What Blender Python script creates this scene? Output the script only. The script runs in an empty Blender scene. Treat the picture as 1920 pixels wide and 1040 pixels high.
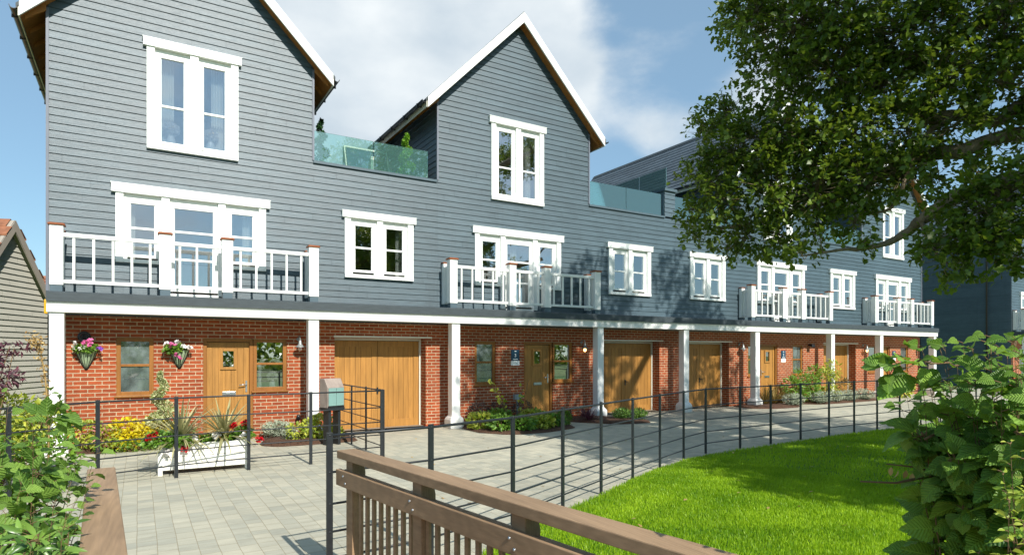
import bpy, math, random
import numpy as np
from mathutils import Vector, Matrix

random.seed(7)
RNG = np.random.default_rng(11)
SC = bpy.context.scene
COL = SC.collection
R = math.radians
ORG = {}

# ------------------------------------------------------------------ colour
def L(h, k=1.0):
    h = h.lstrip('#')
    o = []
    for i in (0, 2, 4):
        c = int(h[i:i + 2], 16) / 255
        o.append((c / 12.92 if c <= .04045 else ((c + .055) / 1.055) ** 2.4) * k)
    return tuple(o)

# ------------------------------------------------------------------ materials
class NT:
    def __init__(s, name):
        s.m = bpy.data.materials.new(name)
        s.m.use_nodes = True
        s.t = s.m.node_tree
        s.t.nodes.clear()
        s.out = s.t.nodes.new('ShaderNodeOutputMaterial')
    def n(s, typ, **kw):
        nd = s.t.nodes.new('ShaderNode' + typ)
        for k, v in kw.items():
            if k in nd.inputs:
                nd.inputs[k].default_value = v
            else:
                setattr(nd, k, v)
        return nd
    def l(s, a, b):
        s.t.links.new(a, b)
    def mixc(s, fac, a, b, mode='MIX'):
        nd = s.n('Mix', data_type='RGBA', blend_type=mode)
        for sock, v in ((nd.inputs[0], fac), (nd.inputs[6], a), (nd.inputs[7], b)):
            if hasattr(v, 'is_linked'):
                s.l(v, sock)
            else:
                sock.default_value = v if not isinstance(v, tuple) else (*v, 1)[:4]
        return nd.outputs[2]
    def math(s, op, a, b=0.0, clamp=False):
        nd = s.n('Math', operation=op, use_clamp=clamp)
        for i, v in enumerate((a, b)):
            if hasattr(v, 'is_linked'):
                s.l(v, nd.inputs[i])
            else:
                nd.inputs[i].default_value = v
        return nd.outputs[0]
    def coords(s, scale=(1, 1, 1), rot=(0, 0, 0)):
        g = s.n('NewGeometry')
        mp = s.n('Mapping')
        mp.inputs['Scale'].default_value = scale
        mp.inputs['Rotation'].default_value = rot
        s.l(g.outputs['Position'], mp.inputs['Vector'])
        return mp.outputs[0]
    def noise(s, vec, scale=1.0, detail=4.0, rough=.55):
        nd = s.n('TexNoise')
        nd.inputs['Scale'].default_value = scale
        nd.inputs['Detail'].default_value = detail
        nd.inputs['Roughness'].default_value = rough
        s.l(vec, nd.inputs['Vector'])
        return nd.outputs['Fac']
    def ramp(s, fac, lo, hi, a=0.0, b=1.0):
        nd = s.n('MapRange')
        s.l(fac, nd.inputs[0])
        for i, v in enumerate((lo, hi, a, b)):
            nd.inputs[i + 1].default_value = v
        return nd.outputs[0]
    def bsdf(s, **kw):
        nd = s.n('BsdfPrincipled')
        for k, v in kw.items():
            k = {'col': 'Base Color', 'rough': 'Roughness', 'metal': 'Metallic', 'spec': 'Specular IOR Level',
                 'normal': 'Normal', 'ecol': 'Emission Color', 'estr': 'Emission Strength', 'coat': 'Coat Weight'}[k]
            if hasattr(v, 'is_linked'):
                s.l(v, nd.inputs[k])
            else:
                nd.inputs[k].default_value = (*v, 1) if isinstance(v, tuple) else v
        return nd
    def bump(s, h, strength=.3, dist=.01):
        nd = s.n('Bump')
        nd.inputs['Strength'].default_value = strength
        nd.inputs['Distance'].default_value = dist
        s.l(h, nd.inputs['Height'])
        return nd.outputs[0]
    def done(s, sock):
        s.l(sock, s.out.inputs['Surface'])
        return s.m

def mul(c, k):
    return tuple(min(1, x * k) for x in c)

def mat(name, col, rough=.6, var=.12, scale=(3, 3, 3), bump=0.0, bscale=None, bdist=.004, metal=0.0, spec=.5, tone=0.0, big=0.0):
    t = NT(name)
    f = t.noise(t.coords(scale), 1.0, 5)
    f = t.ramp(f, .3, .7)
    c = t.mixc(f, mul(col, 1 - var), mul(col, 1 + var))
    if big:
        g = t.ramp(t.noise(t.coords((.7, .7, .7)), 1, 3), .35, .65, 1 - big, 1 + big)
        c = t.mixc(1.0, c, g, 'MULTIPLY')
    if tone:
        a = t.n('Attribute', attribute_name='tone')
        g = t.ramp(a.outputs['Fac'], 0, 1, 1 - tone, 1 + tone)
        c = t.mixc(1.0, c, g, 'MULTIPLY')
    kw = dict(col=c, rough=rough, metal=metal, spec=spec)
    if bump:
        kw['normal'] = t.bump(t.noise(t.coords(bscale or scale), 1.0, 5), bump, bdist)
    return t.done(t.bsdf(**kw).outputs[0])

def leafmat(name, a, b, rough=.45, trans=.3, tcol=None, spec=.4, veins=0):
    t = NT(name)
    at = t.n('Attribute', attribute_name='tone')
    c = t.mixc(at.outputs['Fac'], a, b)
    kw = {}
    if veins:
        lc = t.n('Attribute', attribute_name='leafco')
        sp = t.n('SeparateXYZ'); t.l(lc.outputs['Vector'], sp.inputs[0])
        ax = t.math('ABSOLUTE', sp.outputs[0])
        ph = t.math('MULTIPLY', t.math('SUBTRACT', sp.outputs[1], t.math('MULTIPLY', ax, .85)), veins * 6.283)
        w = t.math('SINE', ph)
        line = t.ramp(w, .72, 1.0)
        mid = t.ramp(ax, .012, .03, 1, 0)
        ln = t.math('MAXIMUM', line, mid)
        blot = t.ramp(t.noise(t.coords((60, 60, 60)), 1, 3), .35, .7, .82, 1.12)
        c = t.mixc(1.0, c, blot, 'MULTIPLY')
        c = t.mixc(t.math('MULTIPLY', ln, .4), c, mul(b, 1.5))
        kw['normal'] = t.bump(t.math('SUBTRACT', t.math('MULTIPLY', w, -.5), ln), .8, .0022)
    p = t.bsdf(col=c, rough=rough, spec=spec, **kw)
    tr = t.n('BsdfTranslucent')
    t.l(t.mixc(.6, c, tcol or mul(b, 1.6)), tr.inputs['Color'])
    mx = t.n('MixShader')
    mx.inputs[0].default_value = trans
    t.l(p.outputs[0], mx.inputs[1])
    t.l(tr.outputs[0], mx.inputs[2])
    return t.done(mx.outputs[0])

def glassmat(name, tint, base=.1, k=1.4, rough=.0, gcol=(1, 1, 1)):
    t = NT(name)
    fr = t.n('Fresnel', IOR=1.5)
    f = t.math('ADD', t.math('MULTIPLY', fr.outputs[0], k), base, True)
    tr = t.n('BsdfTransparent', Color=(*tint, 1))
    gl = t.n('BsdfGlossy', Roughness=rough, Color=(*gcol, 1))
    w = t.noise(t.coords((1, 1, 1)), 1.3, 1)
    t.l(t.bump(w, .06, .03), gl.inputs['Normal'])
    mx = t.n('MixShader')
    t.l(f, mx.inputs[0]); t.l(tr.outputs[0], mx.inputs[1]); t.l(gl.outputs[0], mx.inputs[2])
    return t.done(mx.outputs[0])

def frosted(name):
    t = NT(name)
    fr = t.n('Fresnel', IOR=1.5)
    tr = t.n('BsdfTransparent', Color=(.5, .58, .58, 1))
    df = t.n('BsdfDiffuse', Color=(*L('#9fb0ac'), 1))
    n = t.ramp(t.noise(t.coords((5, 5, 3)), 1, 2), .35, .7, .16, .42)
    m1 = t.n('MixShader'); t.l(n, m1.inputs[0]); t.l(tr.outputs[0], m1.inputs[1]); t.l(df.outputs[0], m1.inputs[2])
    gl = t.n('BsdfGlossy', Roughness=.03)
    mx = t.n('MixShader')
    t.l(t.math('ADD', t.math('MULTIPLY', fr.outputs[0], 1.4), .12, True), mx.inputs[0]); t.l(m1.outputs[0], mx.inputs[1]); t.l(gl.outputs[0], mx.inputs[2])
    return t.done(mx.outputs[0])

def woodmat(name, col, grain=(30, 30, 2), var=.3, rough=.55, bump=.15, tone=0.0, spec=.3):
    t = NT(name)
    v = t.coords(grain)
    f = t.ramp(t.noise(v, 1, 6, .65), .25, .75)
    c = t.mixc(f, mul(col, 1 - var), mul(col, 1 + var))
    g = t.ramp(t.noise(t.coords((2.2, 2.2, .8)), 1, 3), .3, .7, .86, 1.12)
    c = t.mixc(1.0, c, g, 'MULTIPLY')
    if tone:
        a = t.n('Attribute', attribute_name='tone')
        c = t.mixc(1.0, c, t.ramp(a.outputs['Fac'], 0, 1, 1 - tone, 1 + tone), 'MULTIPLY')
    return t.done(t.bsdf(col=c, rough=rough, spec=spec, normal=t.bump(f, bump, .003)).outputs[0])

def brickmat():
    t = NT('brick_red')
    g = t.n('NewGeometry')
    sp = t.n('SeparateXYZ'); t.l(g.outputs['Position'], sp.inputs[0])
    cb = t.n('CombineXYZ')
    t.l(t.math('ADD', sp.outputs[0], sp.outputs[1]), cb.inputs[0]); t.l(sp.outputs[2], cb.inputs[1])
    b = t.n('TexBrick')
    b.offset = .5; b.squash = 1.0
    for k, v in (('Scale', 1.0), ('Mortar Size', .0075), ('Mortar Smooth', .15), ('Bias', .0), ('Brick Width', .225), ('Row Height', .075)):
        b.inputs[k].default_value = v
    b.inputs['Color1'].default_value = (*L('#a5522f'), 1)
    b.inputs['Color2'].default_value = (*L('#8e452a'), 1)
    b.inputs['Mortar'].default_value = (*L('#bba98b'), 1)
    t.l(cb.outputs[0], b.inputs['Vector'])
    n = t.ramp(t.noise(t.coords((14, 14, 30)), 1, 5), .3, .7, .78, 1.15)
    n2 = t.ramp(t.noise(t.coords((1.2, 1.2, 1.2)), 1, 3), .3, .7, .85, 1.1)
    c = t.mixc(1.0, b.outputs['Color'], n, 'MULTIPLY')
    c = t.mixc(1.0, c, n2, 'MULTIPLY')
    h = t.math('SUBTRACT', t.math('MULTIPLY', t.noise(t.coords((60, 60, 60)), 1, 3), .35), b.outputs['Fac'])
    return t.done(t.bsdf(col=c, rough=.85, spec=.25, normal=t.bump(h, .7, .006)).outputs[0])

def pavermat():
    t = NT('block_paving')
    g = t.n('NewGeometry')
    sp = t.n('SeparateXYZ'); t.l(g.outputs['Position'], sp.inputs[0])
    cb = t.n('CombineXYZ'); t.l(sp.outputs[1], cb.inputs[0]); t.l(sp.outputs[0], cb.inputs[1])
    w = t.n('TexNoise'); w.inputs['Scale'].default_value = 1.5; w.inputs['Detail'].default_value = 2
    t.l(g.outputs['Position'], w.inputs['Vector'])
    vm = t.n('VectorMath', operation='MULTIPLY_ADD')
    t.l(w.outputs['Color'], vm.inputs[0]); vm.inputs[1].default_value = (.03, .02, 0); t.l(cb.outputs[0], vm.inputs[2])
    b = t.n('TexBrick'); b.offset = .42; b.offset_frequency = 2; b.squash = .7; b.squash_frequency = 3
    for k, v in (('Scale', 1.0), ('Mortar Size', .0035), ('Mortar Smooth', .4), ('Bias', -.1), ('Brick Width', .215), ('Row Height', .163)):
        b.inputs[k].default_value = v
    b.inputs['Color1'].default_value = (*L('#b9b4a0'), 1)
    b.inputs['Color2'].default_value = (*L('#a3a293'), 1)
    b.inputs['Mortar'].default_value = (*L('#9a9078'), 1)
    t.l(vm.outputs[0], b.inputs['Vector'])
    n = t.ramp(t.noise(t.coords((2.2, 9, 1)), 1, 6, .7), .3, .7, .84, 1.1)
    n2 = t.ramp(t.noise(t.coords((.5, .5, .5)), 1, 4), .3, .7, .88, 1.08)
    n3 = t.ramp(t.noise(t.coords((120, 120, 120)), 1, 3), .3, .7, .9, 1.08)
    c = b.outputs['Color']
    for x in (n, n2, n3):
        c = t.mixc(1.0, c, x, 'MULTIPLY')
    st = t.ramp(t.noise(t.coords((3.1, 3.1, 3.1)), 1, 5, .7), .62, .75)
    c = t.mixc(t.math('MULTIPLY', st, .4), c, L('#7f8377'))
    st2 = t.ramp(t.noise(t.coords((.9, .35, 1), (0, 0, .3)), 1, 6, .65), .6, .78)
    c = t.mixc(t.math('MULTIPLY', st2, .35), c, L('#6d6c60'))
    st3 = t.ramp(t.noise(t.coords((26, 26, 26)), 1, 2, .5), .74, .8)
    c = t.mixc(t.math('MULTIPLY', st3, .5), c, L('#5d5a4c'))
    h = t.math('SUBTRACT', t.math('MULTIPLY', t.noise(t.coords((50, 50, 50)), 1, 4), .4), b.outputs['Fac'])
    return t.done(t.bsdf(col=c, rough=.85, spec=.25, normal=t.bump(h, .55, .006)).outputs[0])

def ggmat(df_=.13):
    t = NT('green_balustrade_glass')
    fr = t.n('Fresnel', IOR=1.5)
    tr = t.n('BsdfTransparent', Color=(.78, .92, .9, 1))
    gl = t.n('BsdfGlossy', Roughness=.0, Color=(.9, 1, .98, 1))
    df = t.n('BsdfDiffuse', Color=(*L('#8fc4be'), 1))  # teal diffuse stands in for bright sky reflected by the glass
    m1 = t.n('MixShader'); m1.inputs[0].default_value = df_
    t.l(tr.outputs[0], m1.inputs[1]); t.l(df.outputs[0], m1.inputs[2])
    mx = t.n('MixShader')
    t.l(t.math('ADD', t.math('MULTIPLY', fr.outputs[0], 1.2), .14, True), mx.inputs[0]); t.l(m1.outputs[0], mx.inputs[1]); t.l(gl.outputs[0], mx.inputs[2])
    return t.done(mx.outputs[0])
M = {}
OAK_BIG, OAK_TW = 75, 350
M['clad'] = None
def cladmat():
    t = NT('slate_weatherboard')
    f = t.ramp(t.noise(t.coords((4, 4, 60)), 1, 7, .75), .28, .72)
    col = L('#45575f')
    c = t.mixc(f, mul(col, .68), mul(col, 1.34))
    f2 = t.ramp(t.noise(t.coords((1.1, 1.1, 14)), 1, 4, .6), .3, .7, .88, 1.14)
    c = t.mixc(1.0, c, f2, 'MULTIPLY')
    dr = t.ramp(t.noise(t.coords((7, 7, .5)), 1, 4, .6), .56, .8, 1.0, .84)
    c = t.mixc(1.0, c, dr, 'MULTIPLY')
    a = t.n('Attribute', attribute_name='tone')
    c = t.mixc(1.0, c, t.ramp(a.outputs['Fac'], 0, 1, .88, 1.12), 'MULTIPLY')
    st = t.ramp(t.noise(t.coords((.6, .6, .25)), 1, 4), .35, .7, .94, 1.07)
    c = t.mixc(1.0, c, st, 'MULTIPLY')
    return t.done(t.bsdf(col=c, rough=.46, spec=.6, normal=t.bump(f, .5, .004)).outputs[0])
M['clad'] = cladmat()
M['brick'] = brickmat()
M['paver'] = pavermat()
M['white'] = mat('white_paint', L('#e6e7e3'), .45, .05, (9, 9, 2.5), .1, (30, 30, 4), .002, big=.04)
def whitepaint():
    t = NT('white_paint')
    col = L('#e6e7e3')
    f = t.ramp(t.noise(t.coords((9, 9, 2.5)), 1, 5), .3, .7)
    c = t.mixc(f, mul(col, .95), mul(col, 1.04))
    st = t.ramp(t.noise(t.coords((22, 22, 1.6)), 1, 5, .65), .55, .82)
    c = t.mixc(t.math('MULTIPLY', st, .3), c, L('#b9b7a8'))
    g = t.n('NewGeometry'); sp = t.n('SeparateXYZ'); t.l(g.outputs['Position'], sp.inputs[0])
    lo = t.ramp(sp.outputs[2], .0, .34, 1, 0)
    d = t.math('MULTIPLY', lo, t.ramp(t.noise(t.coords((14, 14, 14)), 1, 5, .7), .3, .7, .2, 1))
    c = t.mixc(t.math('MULTIPLY', d, .55, True), c, L('#8f8a74'))
    return t.done(t.bsdf(col=c, rough=.45, normal=t.bump(t.noise(t.coords((30, 30, 4)), 1, 4), .1, .002)).outputs[0])
M['white'] = whitepaint()
M['upvc'] = mat('white_window_frame', L('#eceeea'), .3, .02, (3, 3, 3))
M['trim'] = mat('slate_trim', L('#4d5f68'), .5, .08, (6, 6, 6))
M['corner'] = mat('corner_trim', L('#6b717c'), .5, .06)
M['lead'] = mat('lead_flashing', L('#3a4347'), .6, .18, (5, 5, 30), .2, (18, 18, 18))
M['tile'] = mat('slate_roof_tile', L('#4b555c'), .6, .2, (4, 4, 4), .3, (30, 30, 30), tone=.18)
M['soffit'] = woodmat('soffit_timber', L('#a06a35'), (3, 25, 25), .25)
M['black'] = mat('black_plastic', L('#1d1f21'), .35, .1)
M['iron'] = mat('black_painted_steel', L('#222629'), .42, .2, (20, 20, 20), .15, (60, 60, 60), .001)
M['oak'] = woodmat('oak_joinery', L('#a4763b'), (26, 26, 1.4), .28, .5, tone=.07)
M['oakframe'] = woodmat('oak_frame', L('#8f5e2a'), (20, 20, 1.6), .2, .5)
M['oakdark'] = mat('oak_groove', L('#7a5224'), .7)
M['capwood'] = woodmat('post_cap_timber', L('#8a4f2e'), (8, 30, 30), .25)
M['deckwood'] = None
def deckmat():
    t = NT('composite_timber')
    v = t.coords((34, 2.0, 34), (0, 0, R(5)))
    f = t.ramp(t.noise(v, 1, 7, .7), .25, .75)
    w = t.n('TexWave', wave_type='RINGS', rings_direction='Z')
    w.inputs['Scale'].default_value = 1.3; w.inputs['Distortion'].default_value = 9; w.inputs['Detail'].default_value = 3
    t.l(t.coords((14, .9, 9)), w.inputs['Vector'])
    col = L('#9d8164')
    c = t.mixc(f, mul(col, .74), mul(col, 1.2))
    c = t.mixc(t.math('MULTIPLY', w.outputs['Fac'], .3), c, mul(col, .62))
    g = t.ramp(t.noise(t.coords((3, 1.2, 3)), 1, 4), .3, .7, .85, 1.12)
    c = t.mixc(1.0, c, g, 'MULTIPLY')
    return t.done(t.bsdf(col=c, rough=.62, spec=.3, normal=t.bump(f, .3, .002)).outputs[0])
M['deckwood'] = deckmat()
M['steel'] = mat('steel', L('#b9bdbf'), .3, .05, metal=.9)
M['glass'] = glassmat('window_glass', (.82, .86, .88), .27, 1.8)
M['glassdim'] = frosted('obscured_glass')
M['gglass'] = ggmat()
M['screen'] = ggmat(.3)  # stronger diffuse, sky reflection painted into the side screens
M['hatch'] = glassmat('roof_hatch_glass', (.05, .1, .14), .4, 1.5)
M['room'] = mat('room_plaster', L('#b9b1a0'), .9, .05)
M['roomfloor'] = mat('room_carpet', L('#8b8070'), .95, .1)
M['curtain'] = mat('curtain_cloth', L('#f0eee2'), .9, .08, (30, 30, 1))
M['vase'] = mat('white_ceramic', L('#f2f2ee'), .25, .04)
M['bark'] = mat('oak_bark', L('#80715a'), .9, .4, (9, 9, 3), .9, (22, 22, 6), .03)
M['twig'] = mat('twig_bark', L('#6b5538'), .85, .3, (20, 20, 20))
M['mulch'] = mat('bark_mulch', L('#543a29'), .95, .55, (38, 38, 38), 1.0, (45, 45, 45), .03)
M['soil'] = mat('soil', L('#4a3a2a'), .95, .4, (20, 20, 20), .8, (30, 30, 30), .02)
M['lawn'] = mat('lawn_turf', L('#3f6a12'), .9, .3, (9, 9, 9), .6, (60, 60, 60), .02)
M['meadow'] = mat('far_grass', L('#5a7030'), .95, .3, (.6, .6, .6))
M['kerb'] = mat('concrete_edging', L('#8d8f88'), .85, .12, (12, 12, 12), .3, (60, 60, 60))
M['beige'] = mat('beige_weatherboard', L('#c8c6b9'), .6, .1, (3, 3, 40), .15, (3, 3, 40), tone=.06)
M['beigetrim'] = mat('taupe_bargeboard', L('#a59d91'), .55, .06)
M['clay'] = mat('clay_roof_tile', L('#8a5a40'), .8, .25, (6, 6, 6), .4, (12, 12, 30), .02, tone=.2)
M['teal'] = mat('teal_door', L('#789a94'), .35, .04)
M['boxside'] = mat('weathered_box_side', L('#93857b'), .6, .2, (9, 9, 4))
M['yellow'] = mat('yellow_plastic', L('#e0a512'), .4, .05)
M['sage'] = mat('sage_wicker', L('#9cb08c'), .8, .2, (30, 30, 12), .3, (60, 60, 20))
M['navy'] = mat('navy_sign', L('#123f58'), .35, .05)
M['paper'] = mat('white_print', L('#f1f2ef'), .5, .02)
M['greylamp'] = mat('zinc_lamp', L('#9aa1a1'), .4, .1, metal=.4)
M['greybox'] = mat('grey_service_box', L('#8f9c9c'), .5, .06)
M['planter'] = mat('white_planter_wood', L('#eeece2'), .5, .04, (30, 3, 30), .15, (40, 3, 40))
M['render'] = mat('brown_render', L('#7b6a55'), .8, .1)
M['plaincream'] = mat('cream_paint', L('#d8d4c4'), .5, .04)
def bulbmat():
    t = NT('lit_bulb')
    return t.done(t.bsdf(col=L('#ffe2a8'), ecol=L('#ffcf80'), estr=4.0, rough=.3).outputs[0])
M['bulb'] = bulbmat()
# foliage
M['oakleaf'] = leafmat('oak_leaf', L('#30460f'), L('#748b30'), .42, .32, L('#a2ba34'))
M['hazel'] = leafmat('hazel_leaf', L('#34601f'), L('#8fb548'), .48, .3, L('#a6cc3c'), veins=9)
M['viburn'] = leafmat('viburnum_leaf', L('#3a5f22'), L('#86a848'), .55, .3, L('#a8cc44'), veins=6)
M['laurel'] = leafmat('laurel_leaf', L('#2d5220'), L('#7ea148'), .3, .2, L('#a0c050'))
M['privet'] = leafmat('privet_leaf', L('#7a9a30'), L('#bcc65a'), .4, .3, L('#d0dc50'))
M['yellowleaf'] = leafmat('golden_leaf', L('#b3a515'), L('#e3cf22'), .5, .3, L('#f0e030'))
M['limeleaf'] = leafmat('lime_leaf', L('#5f7d1e'), L('#c4c64e'), .45, .3, L('#d0dc40'))
M['greenleaf'] = leafmat('green_leaf', L('#37601c'), L('#7aa036'), .45, .3, L('#a8cc3c'))
M['varieg'] = leafmat('variegated_leaf', L('#6f8432'), L('#dcdcae'), .5, .2, L('#d8dc90'))
M['greyleaf'] = leafmat('lavender_leaf', L('#7f8c74'), L('#b9bfa8'), .7, .15, L('#b0b898'))
M['bronze'] = leafmat('bronze_leaf', L('#4d4022'), L('#a08a48'), .6, .2, L('#b09a50'))
M['purple'] = leafmat('purple_leaf', L('#33202a'), L('#6e3f4a'), .5, .25, L('#8a4a58'))
M['darkpurple'] = leafmat('dark_heuchera_leaf', L('#2b2522'), L('#5b4a44'), .55, .1, L('#5b4a44'))
M['strap'] = leafmat('cordyline_leaf', L('#7b7c4e'), L('#c3bb8a'), .5, .2, L('#c8c490'))
M['dried'] = leafmat('dried_leaf', L('#8a6a3c'), L('#cdb277'), .8, .2, L('#c8a868'))
M['topiary'] = leafmat('topiary_leaf', L('#3f7a24'), L('#9cc53a'), .5, .25, L('#b0dc40'))
M['darkconifer'] = leafmat('dark_conifer_leaf', L('#1e3420'), L('#3c6a34'), .55, .15, L('#4a7a3a'))
M['pink'] = leafmat('pink_petal', L('#cf4a8e'), L('#f08cc0'), .5, .2, L('#ff9ad0'))
M['whitep'] = leafmat('white_petal', L('#e6e2e0'), L('#fbf8f6'), .5, .2, L('#ffffff'))
M['red'] = leafmat('red_petal', L('#a00d18'), L('#dc1626'), .5, .15, L('#ff2a38'))
M['violet'] = leafmat('violet_petal', L('#8440b8'), L('#b070e0'), .5, .2, L('#c080f0'))
M['salmon'] = leafmat('dusky_pink_leaf', L('#9a5a50'), L('#d0958a'), .5, .2, L('#d89a90'))
M['grass'] = leafmat('grass_blade', L('#5c880c'), L('#accb28'), .5, .35, L('#b4dc14'))

# ------------------------------------------------------------------ scene tree
def thing(name, label, cat, loc=(0, 0, 0), group=None, kind=None):
    o = bpy.data.objects.new(name, None)
    COL.objects.link(o)
    o.location = loc
    o.empty_display_size = .2
    ORG[o] = Vector(loc)
    tag(o, label, cat, group, kind)
    return o

def tag(o, label=None, cat=None, group=None, kind=None):
    if label: o['label'] = label
    if cat: o['category'] = cat
    if group: o['group'] = group
    if kind: o['kind'] = kind
    return o

def link(name, me, mats, parent=None, org=None):
    for m in mats:
        me.materials.append(m)
    o = bpy.data.objects.new(name, me)
    COL.objects.link(o)
    if parent is not None:
        o.parent = parent
        ORG[o] = ORG[parent]
    else:
        o.location = org if org is not None else (0, 0, 0)
        ORG[o] = Vector(o.location)
    return o

class MB:
    def __init__(s):
        s.v = []; s.f = []; s.m = []; s.s = []; s.t = []
    def add(s, vs, fs, mi=0, smooth=False, tone=.5):
        k = len(s.v)
        s.v.extend(vs)
        for f in fs:
            s.f.append([i + k for i in f]); s.m.append(mi); s.s.append(smooth); s.t.append(tone)
    def quad(s, a, b, c, d, mi=0, tone=.5):
        s.add([a, b, c, d], [(0, 1, 2, 3)], mi, False, tone)
    def box(s, x0, x1, y0, y1, z0, z1, mi=0, tone=.5, tf=None):
        if x0 > x1: x0, x1 = x1, x0
        v = [(x, y, z) for z in (z0, z1) for y in (y0, y1) for x in (x0, x1)]
        if tf: v = [tf(*p) for p in v]
        s.add(v, [(0, 2, 3, 1), (4, 5, 7, 6), (0, 1, 5, 4), (2, 6, 7, 3), (0, 4, 6, 2), (1, 3, 7, 5)], mi, False, tone)
        return s
    def prism(s, poly, fn, d0, d1, mi=0):
        """poly: 2d points, fn(a,b,d)->xyz ; extruded from d0 to d1"""
        n = len(poly)
        v = [fn(a, b, d0) for a, b in poly] + [fn(a, b, d1) for a, b in poly]
        fs = [tuple(range(n))[::-1], tuple(range(n, 2 * n))] + [(i, (i + 1) % n, n + (i + 1) % n, n + i) for i in range(n)]
        s.add(v, fs, mi)
        return s
    def tube(s, pts, rad, n=8, mi=0, cap=True):
        pts = [Vector(p) for p in pts]
        if not hasattr(rad, '__len__'): rad = [rad] * len(pts)
        vs = []; fs = []
        up = None
        for i, p in enumerate(pts):
            d = (pts[min(i + 1, len(pts) - 1)] - pts[max(i - 1, 0)])
            if d.length < 1e-9: d = Vector((0, 0, 1))
            d.normalize()
            if up is None:
                a = Vector((0, 0, 1)) if abs(d.z) < .9 else Vector((1, 0, 0))
            else:
                a = up
            x = a - d * a.dot(d)
            if x.length < 1e-6: x = d.orthogonal()
            x.normalize(); up = x
            y = d.cross(x)
            for k in range(n):
                t = 2 * math.pi * k / n
                vs.append(tuple(p + (x * math.cos(t) + y * math.sin(t)) * rad[i]))
        for i in range(len(pts) - 1):
            for k in range(n):
                a = i * n + k; b = i * n + (k + 1) % n
                fs.append((a, b, b + n, a + n))
        if cap:
            fs.append(tuple(range(n))[::-1]); fs.append(tuple(range((len(pts) - 1) * n, len(pts) * n)))
        s.add(vs, fs, mi, True)
        return s
    def lathe(s, c, prof, n=16, mi=0, tf=None):
        vs = []; fs = []
        for r, z in prof:
            for k in range(n):
                t = 2 * math.pi * k / n
                p = (c[0] + r * math.cos(t), c[1] + r * math.sin(t), c[2] + z)
                vs.append(tf(p) if tf else p)
        for i in range(len(prof) - 1):
            for k in range(n):
                a = i * n + k; b = i * n + (k + 1) % n
                fs.append((a, b, b + n, a + n))
        fs.append(tuple(range(n))[::-1]); fs.append(tuple(range((len(prof) - 1) * n, len(prof) * n)))
        s.add(vs, fs, mi, True)
        return s
    def build(s, name, mats, parent=None, bevel=0.0, org=None):
        if not isinstance(mats, (list, tuple)): mats = [mats]
        o = ORG[parent] if parent is not None else Vector(org if org is not None else (0, 0, 0))
        me = bpy.data.meshes.new(name)
        me.from_pydata([(x - o.x, y - o.y, z - o.z) for x, y, z in s.v], [], s.f)
        me.polygons.foreach_set('material_index', s.m)
        me.polygons.foreach_set('use_smooth', s.s)
        at = me.attributes.new('tone', 'FLOAT', 'FACE')
        at.data.foreach_set('value', s.t)
        me.update()
        ob = link(name, me, mats, parent, org)
        if bevel:
            b = ob.modifiers.new('bevel', 'BEVEL')
            b.width = bevel; b.segments = 2; b.limit_method = 'ANGLE'; b.angle_limit = R(40)
            b.harden_normals = False
        return ob

# ------------------------------------------------------------------ leaves
def leaf_template(prof, fold=.15, droop=.2, wave=0.0):
    """prof = half widths along the length; unit-length leaf along +y"""
    n = len(prof) - 1
    v = []
    for i, w in enumerate(prof):
        y = i / n
        z = -droop * y * y
        wv = wave * (1 if i % 2 else -1)
        v += [(-w, y, z + fold * w * 2 + wv), (0, y, z), (w, y, z + fold * w * 2 + wv)]
    f = []
    for i in range(n):
        a = 3 * i
        f += [(a, a + 1, a + 4, a + 3), (a + 1, a + 2, a + 5, a + 4)]
    return np.array(v, float), np.array(f, int)

T_OAK = leaf_template([.03, .26, .17, .36, .22, .02], .1, .25)
T_OAL = leaf_template([.04, .36, .34, .03], .12, .2)
T_SIMPLE = leaf_template([.03, .26, .24, .02], .2, .3)
T_LANCE = leaf_template([.03, .13, .15, .1, .01], .2, .45)
T_HAZEL = leaf_template([.04, .2, .33, .38, .44, .44, .46, .42, .4, .32, .27, .15, .1, .01], .13, .5, .02)
T_VIB = leaf_template([.1, .34, .44, .36, .42, .3, .3, .14, .01], .14, .45, .014)
T_BLADE = leaf_template([.03, .035, .03, .004], .1, .6)
T_STRAP = leaf_template([.018, .024, .024, .022, .018, .012, .002], .2, .0)
T_PETAL = leaf_template([.1, .45, .5, .25], .1, -.15)

def leaves(name, m, parent, P, D, N, S, tmpl, tone=None, extra=None):
    P = np.asarray(P, float); n = len(P)
    D = np.asarray(D, float); N = np.asarray(N, float)
    S = np.broadcast_to(np.asarray(S, float), (n,))
    D = D / (np.linalg.norm(D, axis=1, keepdims=True) + 1e-9)
    X = np.cross(D, N); X /= (np.linalg.norm(X, axis=1, keepdims=True) + 1e-9)
    Z = np.cross(X, D)
    tv, tf = tmpl
    V = P[:, None, :] + S[:, None, None] * (tv[None, :, 0:1] * X[:, None, :] + tv[None, :, 1:2] * D[:, None, :] + tv[None, :, 2:3] * Z[:, None, :])
    k = len(tv)
    F = (tf[None, :, :] + (np.arange(n) * k)[:, None, None]).reshape(-1, tf.shape[1])
    if tone is None: tone = RNG.random(n)
    return rawmesh(name, m, parent, V.reshape(-1, 3), F, np.repeat(tone, len(tf)), co=np.tile(tv, (n, 1)) if k > 18 else None)

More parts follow.
